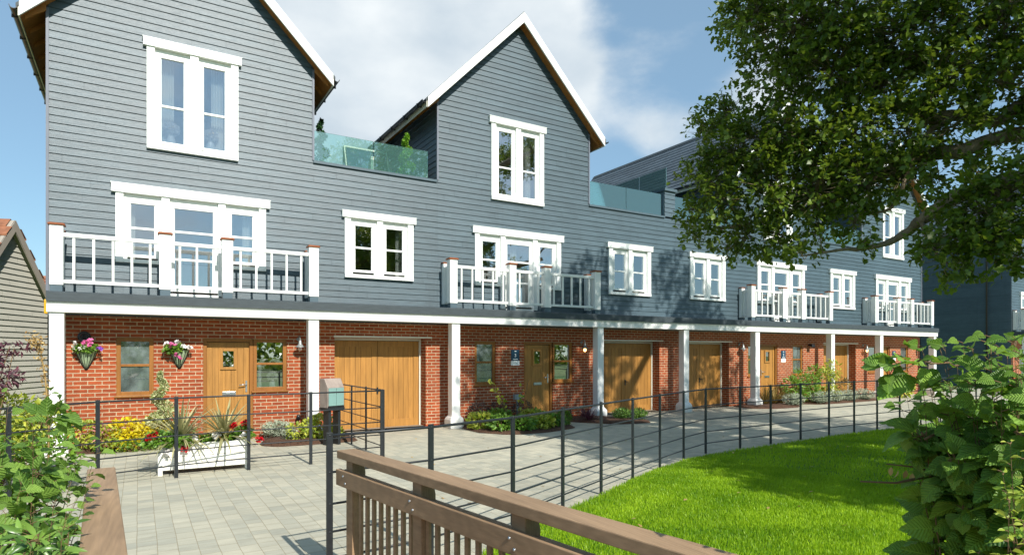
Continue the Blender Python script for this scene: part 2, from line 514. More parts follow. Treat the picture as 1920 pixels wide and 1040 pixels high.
def rawmesh(name, m, parent, V, F, tone, smooth=True, co=None):
    o = np.array(ORG[parent]) if parent is not None else np.zeros(3)
    V = (V - o).astype(np.float32)
    me = bpy.data.meshes.new(name)
    me.vertices.add(len(V)); me.vertices.foreach_set('co', V.ravel())
    nl = F.size
    me.loops.add(nl); me.loops.foreach_set('vertex_index', F.ravel().astype(np.int32))
    me.polygons.add(len(F))
    me.polygons.foreach_set('loop_start', (np.arange(len(F)) * F.shape[1]).astype(np.int32))
    me.polygons.foreach_set('use_smooth', np.ones(len(F), bool) if smooth else np.zeros(len(F), bool))
    at = me.attributes.new('tone', 'FLOAT', 'FACE')
    at.data.foreach_set('value', tone.astype(np.float32))
    if co is not None:
        lc = me.attributes.new('leafco', 'FLOAT_VECTOR', 'POINT')
        lc.data.foreach_set('vector', co.astype(np.float32).ravel())
    me.update(calc_edges=True)
    me.validate()
    return link(name, me, [m], parent)

def rdir(n, up=0.0):
    v = RNG.normal(size=(n, 3))
    v /= np.linalg.norm(v, axis=1, keepdims=True)
    v[:, 2] += up
    return v / np.linalg.norm(v, axis=1, keepdims=True)

def clump(c, r, n, shell=.5):
    """points in an ellipsoid with outward directions"""
    d = rdir(n)
    q = RNG.random(n) ** (1 / 3)
    q = shell * (.75 + .3 * RNG.random(n)) + (1 - shell) * q
    P = np.array(c) + d * q[:, None] * np.array(r)
    return P, d

def foliage_arrays(cl, n, up=.4, jit=.7):
    """cl: list of (x,y,z,rx,ry,rz); leaves shared by volume^(2/3)"""
    w = np.array([(c[3] * c[4] * c[5]) ** (2 / 3) for c in cl]); w /= w.sum()
    PP = []; DD = []; NN = []
    for c, k in zip(cl, (w * n).astype(int) + 1):
        P, d = clump(c[:3], c[3:6], k)
        D = d + rdir(k) * jit + np.array((0, 0, .15))
        PP.append(P); DD.append(D); NN.append(d * .4 + rdir(k) * .45 + np.array((0, -.2, up)))
    return np.vstack(PP), np.vstack(DD), np.vstack(NN)
# ------------------------------------------------------------------ houses
YW = 13.95          # sheathing of the upper wall
YB = 13.97          # brick face
YF = 13.29          # front of the beam
COURSE = 3.07 / 22

def boards(mb, zlo, zhi, lim, openings, out, course=COURSE, base=.004, lip=.017, joint=True, maxlen=3.6):
    """overlapping boards. lim(z)->(a0,a1); openings (a0,a1,z0,z1); out(a,depth,z)->xyz"""
    nC = int(math.ceil((zhi - zlo) / course - 1e-6))
    for c in range(nC):
        z0 = zlo + c * course
        z1 = min(z0 + course, zhi)
        cuts = sorted({z0, z1} | {z for o in openings for z in o[2:4] if z0 + .004 < z < z1 - .004})
        dep = lambda z: base + lip * (1 - (z - z0) / course)
        j0 = random.uniform(0, maxlen)
        tone0 = random.random()
        for za, zb in zip(cuts[:-1], cuts[1:]):
            la, ra = lim(za + 1e-5); lb, rb = lim(zb - 1e-5)
            if ra - la < .02: continue
            if rb < lb: lb = rb = (lb + rb) / 2
            zm = (za + zb) / 2
            segs = [(None, None)]
            ops = sorted((o[0], o[1]) for o in openings if o[2] < zm < o[3])
            pts = []
            cur = 'L'
            spans = []
            start = None
            prev = None
            for o0, o1 in ops:
                spans.append((prev, o0)); prev = o1
            spans.append((prev, None))
            for s0, s1 in spans:
                A0 = la if s0 is None else s0; B0 = lb if s0 is None else s0
                A1 = ra if s1 is None else s1; B1 = rb if s1 is None else s1
                if A1 - A0 < .004: continue
                js = [A0]
                if joint:
                    x = la + j0
                    while x < A1:
                        if x > A0 + .15 and x < A1 - .15 and B0 + .1 < x < B1 - .1: js.append(x)
                        x += maxlen
                js.append(A1)
                for q in range(len(js) - 1):
                    a0 = A0 if q == 0 else js[q] + .0025
                    b0 = B0 if q == 0 else js[q] + .0025
                    a1 = A1 if q == len(js) - 2 else js[q + 1] - .0025
                    b1 = B1 if q == len(js) - 2 else js[q + 1] - .0025
                    tn = (tone0 * .6 + .4 * ((q * .37 + c * .53) % 1))
                    da, db = dep(za), dep(zb)
                    mb.quad(out(a0, da, za), out(a1, da, za), out(b1, db, zb), out(b0, db, zb), 0, tn)
                    if za == z0:
                        mb.quad(out(a0, 0, za), out(a1, 0, za), out(a1, da, za), out(a0, da, za), 0, tn)

def wall_holes(mb, x0, x1, z0, z1, y, holes, mi=0):
    xs = sorted({x0, x1} | {h for o in holes for h in o[:2] if x0 < h < x1})
    zs = sorted({z0, z1} | {h for o in holes for h in o[2:4] if z0 < h < z1})
    for a, b in zip(xs[:-1], xs[1:]):
        for c, d in zip(zs[:-1], zs[1:]):
            xm, zm = (a + b) / 2, (c + d) / 2
            if any(o[0] < xm < o[1] and o[2] < zm < o[3] for o in holes): continue
            mb.quad((a, y, c), (b, y, c), (b, y, d), (a, y, d), mi)

def reveal(mb, o, y0, y1, mi=0):
    x0, x1, z0, z1 = o
    mb.quad((x0, y0, z0), (x0, y1, z0), (x0, y1, z1), (x0, y0, z1), mi)
    mb.quad((x1, y1, z0), (x1, y0, z0), (x1, y0, z1), (x1, y1, z1), mi)
    mb.quad((x0, y0, z1), (x0, y1, z1), (x1, y1, z1), (x1, y0, z1), mi)
    mb.quad((x0, y1, z0), (x0, y0, z0), (x1, y0, z0), (x1, y1, z0), mi)

def casement(mb, x0, x1, z0, z1, bars, w=.055, y0=13.935, y1=13.985, dx=0):
    """frame round a glass light x0..x1,z0..z1"""
    mb.box(x0 - w, x0, y0, y1, z0 - w, z1 + w)
    mb.box(x1, x1 + w, y0, y1, z0 - w, z1 + w)
    mb.box(x0, x1, y0, y1, z0 - w, z0)
    mb.box(x0, x1, y0, y1, z1, z1 + w)
    for b in bars:
        mb.box(x0, x1, y0 + .006, y1 - .004, b - .022, b + .022)
    # thin glazing bead
    g = .012
    mb.box(x0, x0 + g, y0 + .018, y1 - .006, z0, z1)
    mb.box(x1 - g, x1, y0 + .018, y1 - .006, z0, z1)

def pane(parent, x0, x1, z0, z1, y, m='glass'):
    mb = MB()
    mb.box(x0, x1, y, y + .012, z0, z1)
    return mb.build('pane', M[m], parent)

def white_window(root, XR, spec):
    """spec: head(u0,u1,z0,z1) posts[(u0,u1,z0,z1)] lights[(u0,u1,z0,z1,bars)] sills"""
    mb = MB()
    h = spec['head']
    a, b = XR(h[0], h[1])
    mb.box(a, b, 13.855, 13.985, h[2], h[3])
    mb.box(a - .012, b + .012, 13.845, 13.985, h[3], h[3] + .018)
    for p in spec['posts']:
        a, b = XR(p[0], p[1]); mb.box(a, b, 13.885, 13.99, p[2], p[3])
    for p in spec['sills']:
        a, b = XR(p[0], p[1]); mb.box(a, b, p[4], 13.99, p[2], p[3])
    for l in spec['fill']:
        a, b = XR(l[0], l[1]); mb.box(a, b, 13.945, 13.98, l[2], l[3])
    for l in spec['lights']:
        a, b = XR(l[0], l[1]); casement(mb, a, b, l[2], l[3], l[4], l[5] if len(l) > 5 else .055)
    w = mb.build('window', M['upvc'], root, .004)
    for l in spec['lights']:
        a, b = XR(l[0], l[1])
        pane(w, a, b, l[2], l[3], 13.962)
    return w

SPEC_A = dict(head=(0, 2.84, 4.86, 5.02),
              posts=[(.07, .2, 3.6, 4.86), (.83, .97, 2.95, 4.86), (1.84, 1.98, 2.95, 4.86), (2.62, 2.76, 3.6, 4.86)],
              sills=[(.07, .83, 3.53, 3.6, 13.87), (1.98, 2.76, 3.53, 3.6, 13.87), (.97, 1.84, 2.9, 2.97, 13.86)],
              fill=[(.2, .83, 4.74, 4.86), (.97, 1.84, 4.74, 4.86), (1.98, 2.62, 4.74, 4.86), (.2, .26, 3.6, 4.74), (.77, .83, 3.6, 4.74), (1.98, 2.04, 3.6, 4.74), (2.56, 2.62, 3.6, 4.74)],
              lights=[(.31, .72, 3.7, 4.68, [4.21]), (1.05, 1.76, 3.1, 4.67, [4.21, 3.66], .08), (2.09, 2.51, 3.7, 4.68, [4.21])])
SPEC_B = dict(head=(0, 1.78, 4.88, 5.02),
              posts=[(.06, .2, 3.6, 4.88), (.82, .96, 3.6, 4.88), (1.58, 1.72, 3.6, 4.88)],
              sills=[(.06, 1.72, 3.52, 3.6, 13.87)],
              fill=[(.2, .82, 4.78, 4.88), (.96, 1.58, 4.78, 4.88), (.2, .26, 3.6, 4.78), (.76, .82, 3.6, 4.78), (.96, 1.0, 3.6, 4.78), (1.52, 1.58, 3.6, 4.78)],
              lights=[(.31, .71, 3.71, 4.72, [4.22]), (1.05, 1.47, 3.71, 4.72, [4.22])])
SPEC_U = dict(head=(0, 1.76, 7.76, 7.91),
              posts=[(.06, .2, 5.87, 7.76), (.81, .96, 5.87, 7.76), (1.56, 1.7, 5.87, 7.76)],
              sills=[(.06, 1.7, 5.78, 5.87, 13.87)],
              fill=[(.2, .81, 7.66, 7.76), (.96, 1.56, 7.66, 7.76), (.2, .25, 5.87, 7.66), (.76, .81, 5.87, 7.66), (.96, 1.0, 5.87, 7.66), (1.51, 1.56, 5.87, 7.66)],
              lights=[(.3, .71, 5.96, 7.6, [6.66]), (1.05, 1.46, 5.96, 7.6, [6.66])])

def shift(spec, u):
    o = {}
    o['head'] = (spec['head'][0] + u, spec['head'][1] + u, *spec['head'][2:])
    for k in ('posts', 'sills', 'fill', 'lights'):
        o[k] = [(p[0] + u, p[1] + u, *p[2:]) for p in spec[k]]
    return o

def oak_window(root, XR, u0, u1, z0, z1, glass='glassdim', y=14.0):
    a, b = XR(u0, u1)
    mb = MB()
    w = .075
    mb.box(a, a + w, y, y + .07, z0, z1); mb.box(b - w, b, y, y + .07, z0, z1)
    mb.box(a + w, b - w, y, y + .07, z0, z0 + w); mb.box(a + w, b - w, y, y + .07, z1 - w, z1)
    zm = z0 + (z1 - z0) * .52
    mb.box(a + w, b - w, y + .008, y + .06, zm - .024, zm + .024)
    mb.box(a - .03, b + .03, y - .07, y + .02, z0 - .035, z0 - .002)
    o = mb.build('window', M['oakframe'], root, .004)
    pane(o, a + w, b - w, z0 + w, zm - .024, y + .035, glass)
    pane(o, a + w, b - w, zm + .024, z1 - w, y + .035, glass)
    return o

def front_door(root, XR, u0, u1, usl, handle_at_end=True):
    """door leaf u0..u1 with frame, and side light u1..usl"""
    y = 14.0
    z1 = 2.1
    fr = MB()
    for a_, b_ in ((u0, u0 + .07), (u1 - .0, u1 + .07)):
        a, b = XR(a_, b_); fr.box(a, b, y, y + .1, 0, z1)
    a, b = XR(u0 + .07, u1); fr.box(a, b, y, y + .1, z1 - .07, z1)
    a, b = XR(u0, u1 + .07); fr.box(a, b, y - .05, y + .1, -.0, .05)
    fr.build('door_frame', M['oakframe'], root, .004)
    d0, d1 = u0 + .075, u1 - .005
    mb = MB()
    n = 5
    cw = (d1 - d0)
    st = .1
    yy = y + .045
    # window slot in the leaf
    wu0, wu1, wz0, wz1 = d0 + cw * .36, d0 + cw * .64, 1.5, 1.85
    def bx(p, q, ya, yb, za, zb, mi=0, tone=.5):
        a, b = XR(p, q); mb.box(a, b, ya, yb, za, zb, mi, tone)
    bx(d0, d0 + st, yy, yy + .04, .06, 2.02); bx(d1 - st, d1, yy, yy + .04, .06, 2.02)
    bx(d0 + st, d1 - st, yy, yy + .04, 1.9, 2.02)
    pw = (cw - 2 * st) / n
    for i in range(n):
        p = d0 + st + i * pw
        q = p + pw
        tn = random.random()
        lo, hi = max(p, wu0), min(q, wu1)
        if hi > lo + .002:
            if lo > p: bx(p + .002, lo, yy + .008, yy + .04, .06, 1.9, 0, tn)
            if hi < q: bx(hi, q - .002, yy + .008, yy + .04, .06, 1.9, 0, tn)
            bx(lo + .001, hi - .001, yy + .008, yy + .04, .06, wz0, 0, tn); bx(lo + .001, hi - .001, yy + .008, yy + .04, wz1, 1.9, 0, tn)
        else:
            bx(p + .002, q - .002, yy + .008, yy + .04, .06, 1.9, 0, tn)
    bx(d0 + st, wu0, yy + .014, yy + .038, .06, 1.9, 1); bx(wu1, d1 - st, yy + .014, yy + .038, .06, 1.9, 1)
    # moulded frame of the little window
    f = .045
    bx(wu0 - f, wu0 + .01, yy - .02, yy + .035, wz0 - f, wz1 + f); bx(wu1 - .01, wu1 + f, yy - .02, yy + .035, wz0 - f, wz1 + f)
    bx(wu0 + .01, wu1 - .01, yy - .02, yy + .035, wz0 - f, wz0 + .01); bx(wu0 + .01, wu1 - .01, yy - .02, yy + .035, wz1 - .01, wz1 + f)
    d = mb.build('front_door', [M['oak'], M['oakdark']], root, .003)
    a, b = XR(wu0 + .01, wu1 - .01)
    pane(d, a, b, wz0 + .01, wz1 - .01, yy + .01, 'glass')
    # letterbox
    lb = MB()
    a, b = XR(d0 + cw * .36, d0 + cw * .68); lb.box(a, b, yy - .012, yy + .01, .93, 1.0)
    lb.box(a + .02, b - .02, yy - .016, yy - .013, .945, .985)
    lb.build('letterbox', M['steel'], d, .004)
    hb = MB()
    a, b = XR(d1 - .07, d1 - .035); hb.box(a, b, yy - .012, yy + .004, .98, 1.22)
    c = (a + b) / 2
    p2, _ = XR(d1 - .2, d1 - .2)
    hb.tube([(c, yy - .01, 1.14), (c, yy - .06, 1.14), (p2, yy - .065, 1.13)], .011, 8)
    hb.build('handle', M['steel'], d)
    # side light
    oak_window(root, XR, u1 + .07, usl, 1.0, z1, 'glass')

def garage_door(root, XR, u0, u1, z1=2.1):
    y = 14.33
    a, b = XR(u0, u1)
    fr = MB()
    fr.box(a, a + .045, y - .06, y + .03, 0, z1 + .05); fr.box(b - .045, b, y - .06, y + .03, 0, z1 + .05)
    fr.box(a + .045, b - .045, y - .06, y + .03, z1, z1 + .05)
    fr.box(a - .02, b + .16, 13.955, 13.992, z1 + .055, z1 + .095)
    fr.build('garage_frame', M['plaincream'], root, .003)
    x0, x1 = a + .05, b - .05
    xm = (x0 + x1) / 2
    mb = MB()
    for s0, s1 in ((x0, xm - .004), (xm + .004, x1)):
        st = .14
        mb.box(s0, s0 + st, y - .03, y + .02, .02, z1 - .01, 0, .55); mb.box(s1 - st, s1, y - .03, y + .02, .02, z1 - .01, 0, .5)
        mb.box(s0 + st, s1 - st, y - .03, y + .02, z1 - .15, z1 - .01, 0, .45); mb.box(s0 + st, s1 - st, y - .03, y + .02, .02, .2, 0, .5)
        n = 6
        pw = (s1 - s0 - 2 * st) / n
        for i in range(n):
            p = s0 + st + i * pw
            mb.box(p + .003, p + pw - .003, y - .018, y + .02, .2, z1 - .15, 0, random.random())
        mb.box(s0 + st, s1 - st, y - .008, y + .018, .2, z1 - .15, 1)
    g = mb.build('garage_door', [M['oak'], M['oakdark']], root, .003)
    h = MB()
    h.box(xm - .02, xm + .02, y - .04, y - .028, .82, .98)
    h.tube([(xm, y - .04, .93), (xm, y - .085, .93), (xm + .06, y - .09, .93)], .013, 8)
    h.build('handle', M['black'], g)

def make_balcony(root, XR, u0=.08, u1=4.71, sides=(True, True)):
    zb, zt = 2.87, 4.05
    mb = MB()
    posts = [(u0, u0 + .2), (1.75, 1.95), (2.83, 3.03), (u1 - .2, u1)]
    a, b = XR(u0 - .02, u1 + .02)
    mb.box(a, b, 13.37, 13.9, 2.872, 2.885)
    bal = mb.build('balcony', M['lead'], root)
    for (p, q) in zip(posts[:-1], posts[1:]):
        a, b = XR(p[1], q[0])
        MB().box(a, b, 13.45, 13.52, 3.86, 3.93).build('top_rail', M['white'], bal, .005)
        MB().box(a, b, 13.46, 13.51, 3.04, 3.1).build('bottom_rail', M['white'], bal, .005)
    for (p, q) in (posts[0], posts[-1]):
        a, b = XR(p + .07, q - .07)
        MB().box(a, b, 13.57, 13.8, 3.86, 3.93).build('top_rail', M['white'], bal, .005)
        MB().box(a, b, 13.57, 13.8, 3.04, 3.1).build('bottom_rail', M['white'], bal, .005)
    for (p, q) in posts:
        a, b = XR(p, q)
        m2 = MB()
        m2.box(a, b, 13.39, 13.57, 3.0, zt)
        m2.box(a + .012, b - .012, 13.4, 13.56, zb - .03, 3.0, 1)
        m2.box(a - .025, b + .025, 13.365, 13.595, zt, zt + .028, 2)
        m2.box(a - .01, b + .01, 13.38, 13.58, zt + .028, zt + .04, 2)
        m2.build('post', [M['white'], M['trim'], M['capwood']], bal, .006)
    for (p, q) in (posts[0], posts[-1]):
        a, b = XR(p + .02, q - .02)
        m2 = MB()
        m2.box(a, b, 13.8, 13.92, 3.0, 4.0)
        m2.box(a + .01, b - .01, 13.81, 13.91, zb, 3.0, 1)
        m2.box(a - .015, b + .015, 13.785, 13.925, 4.0, 4.03, 2)
        m2.build('post', [M['white'], M['trim'], M['capwood']], bal, .006)
    for (p, q), n in zip(zip(posts[:-1], posts[1:]), (5, 3, 5)):
        for i in range(n):
            u = p[1] + (q[0] - p[1]) * (i + .5) / n
            a, b = XR(u - .02, u + .02)
            MB().box(a, b, 13.465, 13.505, 3.1, 3.86).build('baluster', M['white'], bal)
    for (p, q) in (posts[0], posts[-1]):
        u = (p + q) / 2
        a, b = XR(u - .02, u + .02)
        for y in (13.64, 13.72):
            MB().box(a, b, y, y + .035, 3.1, 3.86).build('baluster', M['white'], bal)
    return bal

def make_column(root, x):
    mb = MB()
    w = .108
    y0 = 13.33
    yc = y0 + w
    mb.box(x - w, x + w, y0, y0 + 2 * w, .28, 2.515)
    # flared plinth
    def ring(h, z): return [(x - h, yc - h, z), (x + h, yc - h, z), (x + h, yc + h, z), (x - h, yc + h, z)]
    prof = [(.175, -.02), (.175, .2), (.15, .255), (.118, .285), (.118, .31)]
    vs = []
    for h, z in prof: vs += ring(h, z)
    fs = []
    for i in range(len(prof) - 1):
        for k in range(4):
            a = 4 * i + k; b = 4 * i + (k + 1) % 4
            fs.append((a, b, b + 4, a + 4))
    fs.append((16, 17, 18, 19))
    mb.add(vs, fs)
    mb.build('column', M['white'], root, .006)

def roof(root, XR, uc=2.36, ov=2.73, z_ap=10.52, y0=13.7, y1=24.6):
    k = 1.02
    und = lambda u: z_ap - k * abs(u - uc)
    sl = MB()
    X = lambda u: XR(u, u)[0]
    T = .17
    for sgn in (-1, 1):
        e = uc + sgn * (ov)
        # underside
        sl.quad((X(e), y0, und(e)), (X(uc), y0, und(uc)), (X(uc), y1, und(uc)), (X(e), y1, und(e)), 1)
        sl.quad((X(e), y0, und(e)), (X(e), y1, und(e)), (X(e), y1, und(e) + T), (X(e), y0, und(e) + T), 2)
        sl.quad((X(e), y0, und(e)), (X(uc), y0, und(uc)), (X(uc), y0, und(uc) + T), (X(e), y0, und(e) + T), 1)
        sl.quad((X(e), y1, und(e)), (X(uc), y1, und(uc)), (X(uc), y1, und(uc) + T), (X(e), y1, und(e) + T), 2)
        n = 16
        for i in range(n):
            ua = uc + sgn * (ov + .05) * (1 - i / n); ub = uc + sgn * (ov + .05) * (1 - (i + 1.06) / n)
            if i == n - 1: ub = uc
            za, zb = und(ua) + T + .045, und(ub) + T + .012
            # tiles along y, broken bond
            w = 1.2
            y = y0 - .02 - (.6 if i % 2 else 0)
            while y < y1:
                ya, yb = max(y, y0 - .02), min(y + w - .004, y1)
                if yb > ya + .01:
                    tn = random.random()
                    sl.quad((X(ua), ya, za), (X(ua), yb, za), (X(ub), yb, zb), (X(ub), ya, zb), 0, tn)
                    sl.quad((X(ua), ya, za - .03), (X(ua), yb, za - .03), (X(ua), yb, za), (X(ua), ya, za), 0, tn)
                y += w
        # verge end of the tiles
        ee = uc + sgn * (ov + .05)
        sl.quad((X(ee), y0 - .02, und(ee) + T - .02), (X(uc), y0 - .02, und(uc) + T - .02), (X(uc), y0 - .02, und(uc) + T + .05), (X(ee), y0 - .02, und(ee) + T + .05), 2)
    # ridge
    zr = z_ap + T
    r = .13
    sl.prism([(-r, zr - .07), (0, zr + .075), (r, zr - .07), (0, zr + .045)], lambda a, b, d: (X(uc) + a, d, b), y0 - .03, y1, 2)
    ro = sl.build('roof', [M['tile'], M['soffit'], M['lead']], root)
    # bargeboards
    for sgn in (-1, 1):
        e = uc + sgn * ov
        d = -.045; h = .25
        poly = [(X(e), und(e) + d), (X(uc), und(uc) + d), (X(uc), und(uc) + d + h + .02), (X(e), und(e) + d + h)]
        mb = MB()
        mb.prism(poly, lambda a, b, q: (a, q, b), y0 - .045, y0 - .005)
        mb.build('bargeboard', M['white'], ro, .004)
        # gutter and brackets
        g = MB()
        ge = X(uc + sgn * (ov + .085))
        gz = und(e) + .12
        n = 10
        prof = []
        for i in range(n + 1):
            t = math.pi + math.pi * i / n
            prof.append((.062 * math.cos(t), .062 * math.sin(t)))
        prof += [(a * .82, b * .82) for a, b in prof[::-1]]
        g.prism(prof, lambda a, b, q: (ge + a, q, gz + b), y0 - .03, y1 - .2)
        y = y0 + .3
        while y < y1 - .5:
            g.box(ge - .067, ge + .067, y, y + .035, gz - .07, gz + .01); y += .9
        g.build('gutter', M['black'], ro)
        # rafter feet
        y = y0 + .12
        while y < y0 + 8.8:
            rf = MB()
            ua, ub = uc + sgn * (ov - .06), uc + sgn * 2.37
            poly = [(X(ua), und(ua) - .002), (X(ub), und(ub) - .002), (X(ub), und(ub) - .13), (X(ua), und(ua) - .075)]
            rf.prism(poly, lambda a, b, q: (a, q, b), y, y + .05)
            rf.build('rafter', M['soffit'], ro)
            y += .6
        fb = MB()
        xa = X(uc + sgn * (ov + .004)); xb = X(uc + sgn * (ov + .022))
        fb.box(xa, xb, y0, y1, und(e) - .03, und(e) + .15)
        fb.build('eaves_fascia', M['plaincream'], ro)

def build_house(name, label, x, mirror, W, cols, parts):
    """x: left edge (or right edge when mirrored) of the house"""
    def XR(a, b):
        return (x - b, x - a) if mirror else (x + a, x + b)
    root = thing(name, label, 'house', (x - W / 2 if mirror else x + W / 2, 13.95, 0), 'houses of the slate blue terrace')
    gw = 4.72
    xa, xb = XR(0, W)
    # ---- cladding
    oA, oB, oU = parts['A'], parts['B'], parts['U']
    ops = []
    for u0, u1, z0, z1 in ((oA + .1, oA + 2.74, 3.58, 4.9), (oA + .87, oA + 1.94, 2.9, 3.58), (oB + .1, oB + 1.68, 3.56, 4.92)):
        a, b = XR(u0, u1); ops.append((a, b, z0, z1))
    a, b = XR(oU + .1, oU + 1.66)
    opu = [(a, b, 5.82, 7.8)]
    mb = MB()
    out = lambda a, d, z: (a, YW - d, z)
    cx0, cx1 = parts.get('clad', (xa, xb))
    boards(mb, 2.93, 6.0, lambda z: (cx0, cx1), ops + opu, out)
    g0, g1 = XR(0, gw)
    gc = (g0 + g1) / 2
    gl = lambda z: (max(g0, gc - (10.56 - z) / 1.02), min(g1, gc + (10.56 - z) / 1.02))
    boards(mb, 6.0, 10.45, gl, opu, out)
    # sheathing behind the boards
    wall_holes(mb, cx0, cx1, 2.5, 6.0, YW + .004, ops + opu)
    wall_holes(mb, g0, g1, 6.0, 8.12, YW + .004, opu)
    mb.add([(g0, YW + .004, 8.12), (g1, YW + .004, 8.12), (gc, YW + .004, 10.52)], [(0, 1, 2)])
    for o in ops + opu: reveal(mb, o, YW, YW + .1)
    cl = mb.build('cladding', M['clad'], root)
    # ---- side walls of the gable wing
    sd = MB()
    for u, sg, zl in ((0, -1, parts.get('low0', 6.0)), (gw, 1, 6.0)):
        X0 = XR(u, u)[0]
        s = -sg if mirror else sg
        boards(sd, zl, 8.06, lambda z: (YW + .002, 24.2), [], lambda a, d, z, X0=X0, s=s: (X0 + s * d, a, z))
        sd.quad((X0, YW, 0 if zl < 6 else 5.6), (X0, 24.2, 0 if zl < 6 else 5.6), (X0, 24.2, 8.1), (X0, YW, 8.1))
    if parts.get('end_wall'):
        X0 = XR(W, W)[0]
        sd.quad((X0, YB, 0), (X0, 24.2, 0), (X0, 24.2, 6), (X0, YB, 6))
    sd.build('side_wall', M['clad'], root)
    # corner trims
    for u in parts.get('corners', (0, gw)):
        ct = MB()
        X0 = XR(u, u)[0]
        zl = 2.93 if (u == 0 and parts.get('low0')) else 6.06
        ct.box(X0 - .022, X0 + .022, YW - .036, YW + .02, zl, 8.06)
        ct.build('corner_trim', M['corner'], root)
    p0, p1 = XR(gw, W)
    cp = MB()
    cp.box(p0, p1, YW - .05, YW + .2, 6.0, 6.055)
    if parts.get('pier'):
        q0, q1 = parts['pier']
        boards(cp, 6.055, 6.85, lambda z: (q0, q1), [], lambda a, d, z: (a, YW - d, z))
        cp.box(q0, q1, YW + .001, 15.1, 6.06, 6.85)
        cp.box(q0 - .04, q1 + .04, YW - .07, 15.14, 6.85, 6.93)
    cp.build('parapet_coping', [M['trim']], root)
    # ---- interior: floors, ceilings, partitions
    it = MB()
    def slab(z, m, y1=18.6): it.quad((xa + .05, YW + .1, z), (xb - .05, YW + .1, z), (xb - .05, y1, z), (xa + .05, y1, z), m)
    slab(.02, 1); slab(2.62, 0); slab(2.86, 1); slab(5.25, 0)
    it.quad((g0, YW + .1, 5.5), (g1, YW + .1, 5.5), (g1, 18.6, 5.5), (g0, 18.6, 5.5), 1)
    it.quad((g0, YW + .1, 8.05), (g1, YW + .1, 8.05), (g1, 18.6, 8.05), (g0, 18.6, 8.05), 0)
    it.quad((xa + .05, 18.6, 0), (xb - .05, 18.6, 0), (xb - .05, 18.6, 5.3), (xa + .05, 18.6, 5.3), 0)
    it.quad((g0 + .05, 18.6, 5.5), (g1 - .05, 18.6, 5.5), (g1 - .05, 18.6, 8.05), (g0 + .05, 18.6, 8.05), 0)
    for X0 in (xa + .06, xb - .06, XR(4.85, 4.85)[0]):
        it.quad((X0, YW + .1, .02), (X0, 18.6, .02), (X0, 18.6, 5.3), (X0, YW + .1, 5.3), 0)
    it.quad((g0 + .06, YW + .1, 5.5), (g0 + .06, 18.6, 5.5), (g0 + .06, 18.6, 8.05), (g0 + .06, YW + .1, 8.05), 0)
    it.quad((g1 - .06, YW + .1, 5.5), (g1 - .06, 18.6, 5.5), (g1 - .06, 18.6, 8.05), (g1 - .06, YW + .1, 8.05), 0)
    # terrace floor
    it.quad((p0, YW + .1, 5.9), (p1, YW + .1, 5.9), (p1, 24.2, 5.9), (p0, 24.2, 5.9), 2)
    it.quad((xa, 24.2, 0), (xb, 24.2, 0), (xb, 24.2, 6.0), (xa, 24.2, 6.0), 2)
    it.build('interior', [M['room'], M['roomfloor'], M['trim']], root)
    # ---- brick ground floor
    bk = MB()
    Wn, Dr, Ga = parts['win'], parts['door'], parts['garage']
    hw = XR(Wn[0], Wn[1]) + (.98, 2.1)
    hd = XR(Dr[0], Dr[1] + .07) + (0, 2.1)
    hs = XR(Dr[1] + .07, Dr[2]) + (1.0, 2.1)
    hg = XR(Ga[0], Ga[1]) + (0, 2.15)
    bx0, bx1 = parts.get('brick', (xa, xb))
    wall_holes(bk, bx0, bx1, -.05, 2.62, YB, [hw, hd, hs, hg])
    for o in (hw, hd, hs): reveal(bk, o, YB, YB + .1)
    reveal(bk, hg, YB, YB + .42)
    bk.build('brick_wall', M['brick'], root)
    # ---- veranda: beam, flashing, soffit
    v0, v1 = parts.get('veranda', (xa, xb))
    bm = MB()
    bm.box(v0, v1, YF, YF + .26, 2.515, 2.7)
    bm.box(v0, v1, YF - .012, YF, 2.665, 2.703)
    bm.quad((v0, YF + .26, 2.56), (v1, YF + .26, 2.56), (v1, YB, 2.56), (v0, YB, 2.56))
    bm.build('beam', M['white'], root, .003)
    fl = MB()
    fl.prism([(YF - .05, 2.7), (YF - .05, 2.855), (YF - .03, 2.87), (YW + .01, 2.935), (YW + .01, 2.71)], lambda a, b, d: (d, a, b), v0 - .0, v1 + .0)
    fl.build('flashing', M['lead'], root)
    for c in cols: make_column(root, c)
    # ---- windows etc
    white_window(root, XR, shift(SPEC_A, oA))
    white_window(root, XR, shift(SPEC_B, oB))
    white_window(root, XR, shift(SPEC_U, oU))
    oak_window(root, XR, Wn[0], Wn[1], .98, 2.1, parts.get('wglass', 'glassdim'))
    front_door(root, XR, *Dr)
    garage_door(root, XR, *Ga)
    make_balcony(root, XR)
    roof(root, XR)
    # ---- glass balustrade of the roof terrace
    gb = MB()
    q0, q1 = XR(gw + .03, parts.get('glass_end', W - .05))
    gb.box(q0, q1, YW + .06, YW + .1, 6.056, 6.075)
    ba = gb.build('glass_balustrade', M['steel'], root)
    n = parts.get('panels', 2)
    for i in range(n):
        a = q0 + (q1 - q0) * i / n + .008; b = q0 + (q1 - q0) * (i + 1) / n - .008
        MB().box(a, b, YW + .07, YW + .085, 6.076, 6.75).build('glass_panel', M['gglass'], ba)
    return root

PARTS = dict(A=.97, B=5.35, U=1.5, win=(1.05, 1.67), door=(2.54, 3.42, 4.17), garage=(5.2, 7.42))
def P_(**k):
    d = dict(PARTS); d.update(k); return d

